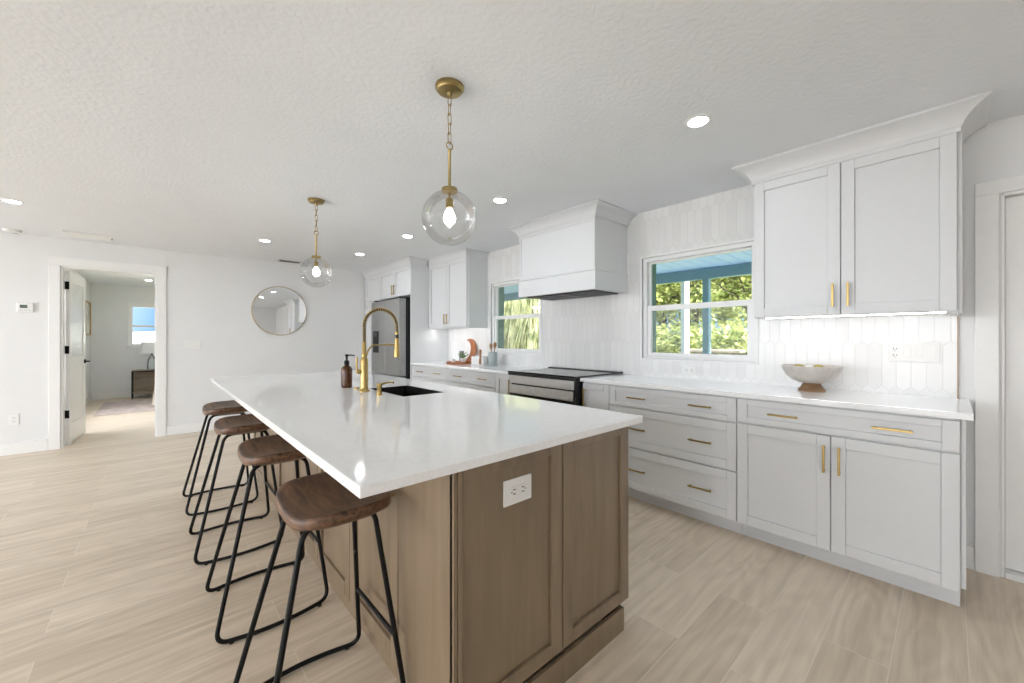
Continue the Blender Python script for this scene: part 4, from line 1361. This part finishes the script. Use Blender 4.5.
TREES = [(pa, 16.5, 5.0, 1.0, 'bright leafy bush tree outside the large window, at its wall cabinet side'),
         (pa, 17.5, 7.4, 1.1, 'bright leafy bush tree outside the large window, behind the teal post'),
         (pa, 16.0, 9.3, .95, 'bright leafy bush tree outside the large window, behind the white post'),
         (pa, 19.0, 11.3, 1.15, 'bright leafy bush tree outside the large window, at its hood side'),
         (pb, 22.5, 6.3, 1.2, 'tall dark tree behind the bushes, at the cabinet side of the large window'),
         (pb, 23.5, 10.4, 1.3, 'tall dark tree behind the bushes, in the middle of the large window'),
         (pb, 22.0, 14.0, 1.2, 'tall dark tree behind the bushes, at the hood side of the large window'),
         (pa, 21.5, 10.9, 1.25, 'bright leafy bush tree set back between the white post and the hood side'),
         (pb, 30.0, 15.5, 1.9, 'tallest dark tree far behind the white post of the large window'),
         (pa, 15.0, 17.2, 1.1, 'bright tree behind the drooping grasses of the small window, nearer the hood'),
         (pb, 17.0, 20.8, 1.2, 'dark tree behind the drooping grasses of the small window')]
used = set()
for k, (pr, x, y, s_, lab) in enumerate(TREES):
    q = pr if pr.name not in used else copy_tree(pr)
    used.add(pr.name)
    q.location = (x, y, ground_z(x))
    q.rotation_euler = (0, 0, k * 1.3)
    q.scale = (s_, s_, s_)
    tag(q, lab, 'tree', 'trees beyond the porch')

# low hedge at the foot of the trees
mm = leaf_cloud(6500, 1.0, 9.0, .75, .11, 21, 60)
hx0, hy0 = 15.0, 9.5
mm.v = [(x + hx0, y + hy0, z + ground_z(hx0) + .75) for x, y, z in mm.v]
tag(mm.build('hedge', MAT['leaf']), 'low leafy hedge along the foot of the trees', 'hedge')


def make_weeping(seed):
    rr = random.Random(seed)
    root = thing('weeping_grass', 'x', 'plant', (0, 0, 0), 'drooping grasses outside the small window')
    m = M()
    for k in range(230):
        a = rr.uniform(0, 2 * math.pi)
        h = rr.uniform(1.5, 3.1); out = rr.uniform(.25, 1.05); drop = rr.uniform(.7, 2.2)
        w = rr.uniform(.020, .042)
        ca, sa = math.cos(a), math.sin(a)
        side = Vector((-sa, ca, 0)) * w
        pts = []
        for t_ in (0, .25, .5, .75, 1):
            r_ = out * (t_ ** .7)
            z = h * (.55 + .45 * math.sin(min(1, t_ * 2) * math.pi / 2)) - drop * max(0, t_ - .4) ** 1.5 * 2.0
            pts.append(Vector((ca * r_ * .9 + rr.uniform(-.04, .04), sa * r_ * .9 + rr.uniform(-.04, .04), max(.05, z))))
        vs, fs = [], []
        for i, p in enumerate(pts):
            s_ = 1 - .8 * i / 4
            vs += [p - side * s_, p + side * s_]
        for i in range(4): fs.append((2 * i, 2 * i + 1, 2 * i + 3, 2 * i + 2))
        m.add(vs, fs)
    m.build('foliage', MAT['blade'], root)
    t_ = M()
    for k in range(14):
        a = rr.uniform(0, 6.28); q = rr.uniform(.03, .22)
        t_.tube([(q * math.cos(a), q * math.sin(a), -.2), (q * 1.4 * math.cos(a), q * 1.4 * math.sin(a), rr.uniform(1.1, 1.9))], .018, 6)
    t_.build('canes', MAT['bark'], root)
    return root


w0 = make_weeping(4)
for k, (x, y, s_, lab) in enumerate(((8.6, 8.45, 1.0, 'drooping yellow green grass clump outside the small window, nearer the hood'),
                                     (8.9, 9.6, 1.1, 'drooping yellow green grass clump in the middle of the small window'),
                                     (8.4, 10.6, 1.0, 'drooping yellow green grass clump outside the small window, nearer its cabinet'))):
    q = w0 if k == 0 else copy_tree(w0)
    q.location = (x, y, -.05); q.rotation_euler = (0, 0, k * 2.1); q.scale = (s_, s_, s_)
    q['label'] = lab

# stone seat, dark urn and boulders on the bank
root = thing('garden_bench', 'pale stone garden bench on the bank outside the large window', 'bench', (12.6, 4.85, ground_z(12.6)))
zg = ground_z(12.6)
M().box(12.3, 12.8, 4.0, 5.7, zg + .50, zg + .60).build('seat', MAT['stone'], root, bevel=.03)
for y in (4.3, 5.3): M().box(12.35, 12.75, y - .1, y + .1, zg - .05, zg + .50).build('leg', MAT['stone'], root, bevel=.02)
zg = ground_z(12.0)
tag(M().lathe([(.12, 0), (.16, .05), (.08, .14), (.07, .5), (.10, .58), (.20, .66), (.21, .72), (.17, .70), (.001, .66)], (12.0, 7.05, zg), 20).build('garden_urn', MAT['bark'], smooth=True), 'dark garden urn on the bank outside the large window', 'urn')
for k, (x, y, r_, mt, lab) in enumerate(((12.2, 3.35, .36, 'greyplastic', 'grey boulder beside the garden bench'), (13.4, 7.7, .3, 'stone', 'pale boulder beyond the garden urn'))):
    mm = M().sphere((x, y, ground_z(x) + r_ * .6 + .3 * (k == 0)), r_, 14, 9, .8)
    rr = random.Random(k)
    mm.v = [(a + rr.uniform(-.03, .03), b + rr.uniform(-.03, .03), c_ + rr.uniform(-.03, .03)) for a, b, c_ in mm.v]
    tag(mm.build('boulder', MAT[mt], smooth=True), lab, 'boulder')

# neighbour's low shed beyond the bedroom window: white roof against the sky
root = thing('neighbour_shed', 'white roofed shed beyond the bedroom window', 'shed', (2.0, 20.0, -.2))
M().box(-3, 6, 19, 23, -.2, 1.0).build('wall', MAT['siding'], root)
m = M().add([(-3.4, 18.6, 1.32), (6.4, 18.6, 1.85), (6.4, 23.4, 1.85), (-3.4, 23.4, 1.32), (-3.4, 18.6, .95), (6.4, 18.6, .95), (6.4, 23.4, .95), (-3.4, 23.4, .95)],
            [(0, 1, 2, 3), (4, 7, 6, 5), (0, 4, 5, 1), (1, 5, 6, 2), (2, 6, 7, 3), (3, 7, 4, 0)])
m.build('roof', MAT['blueroof'], root)
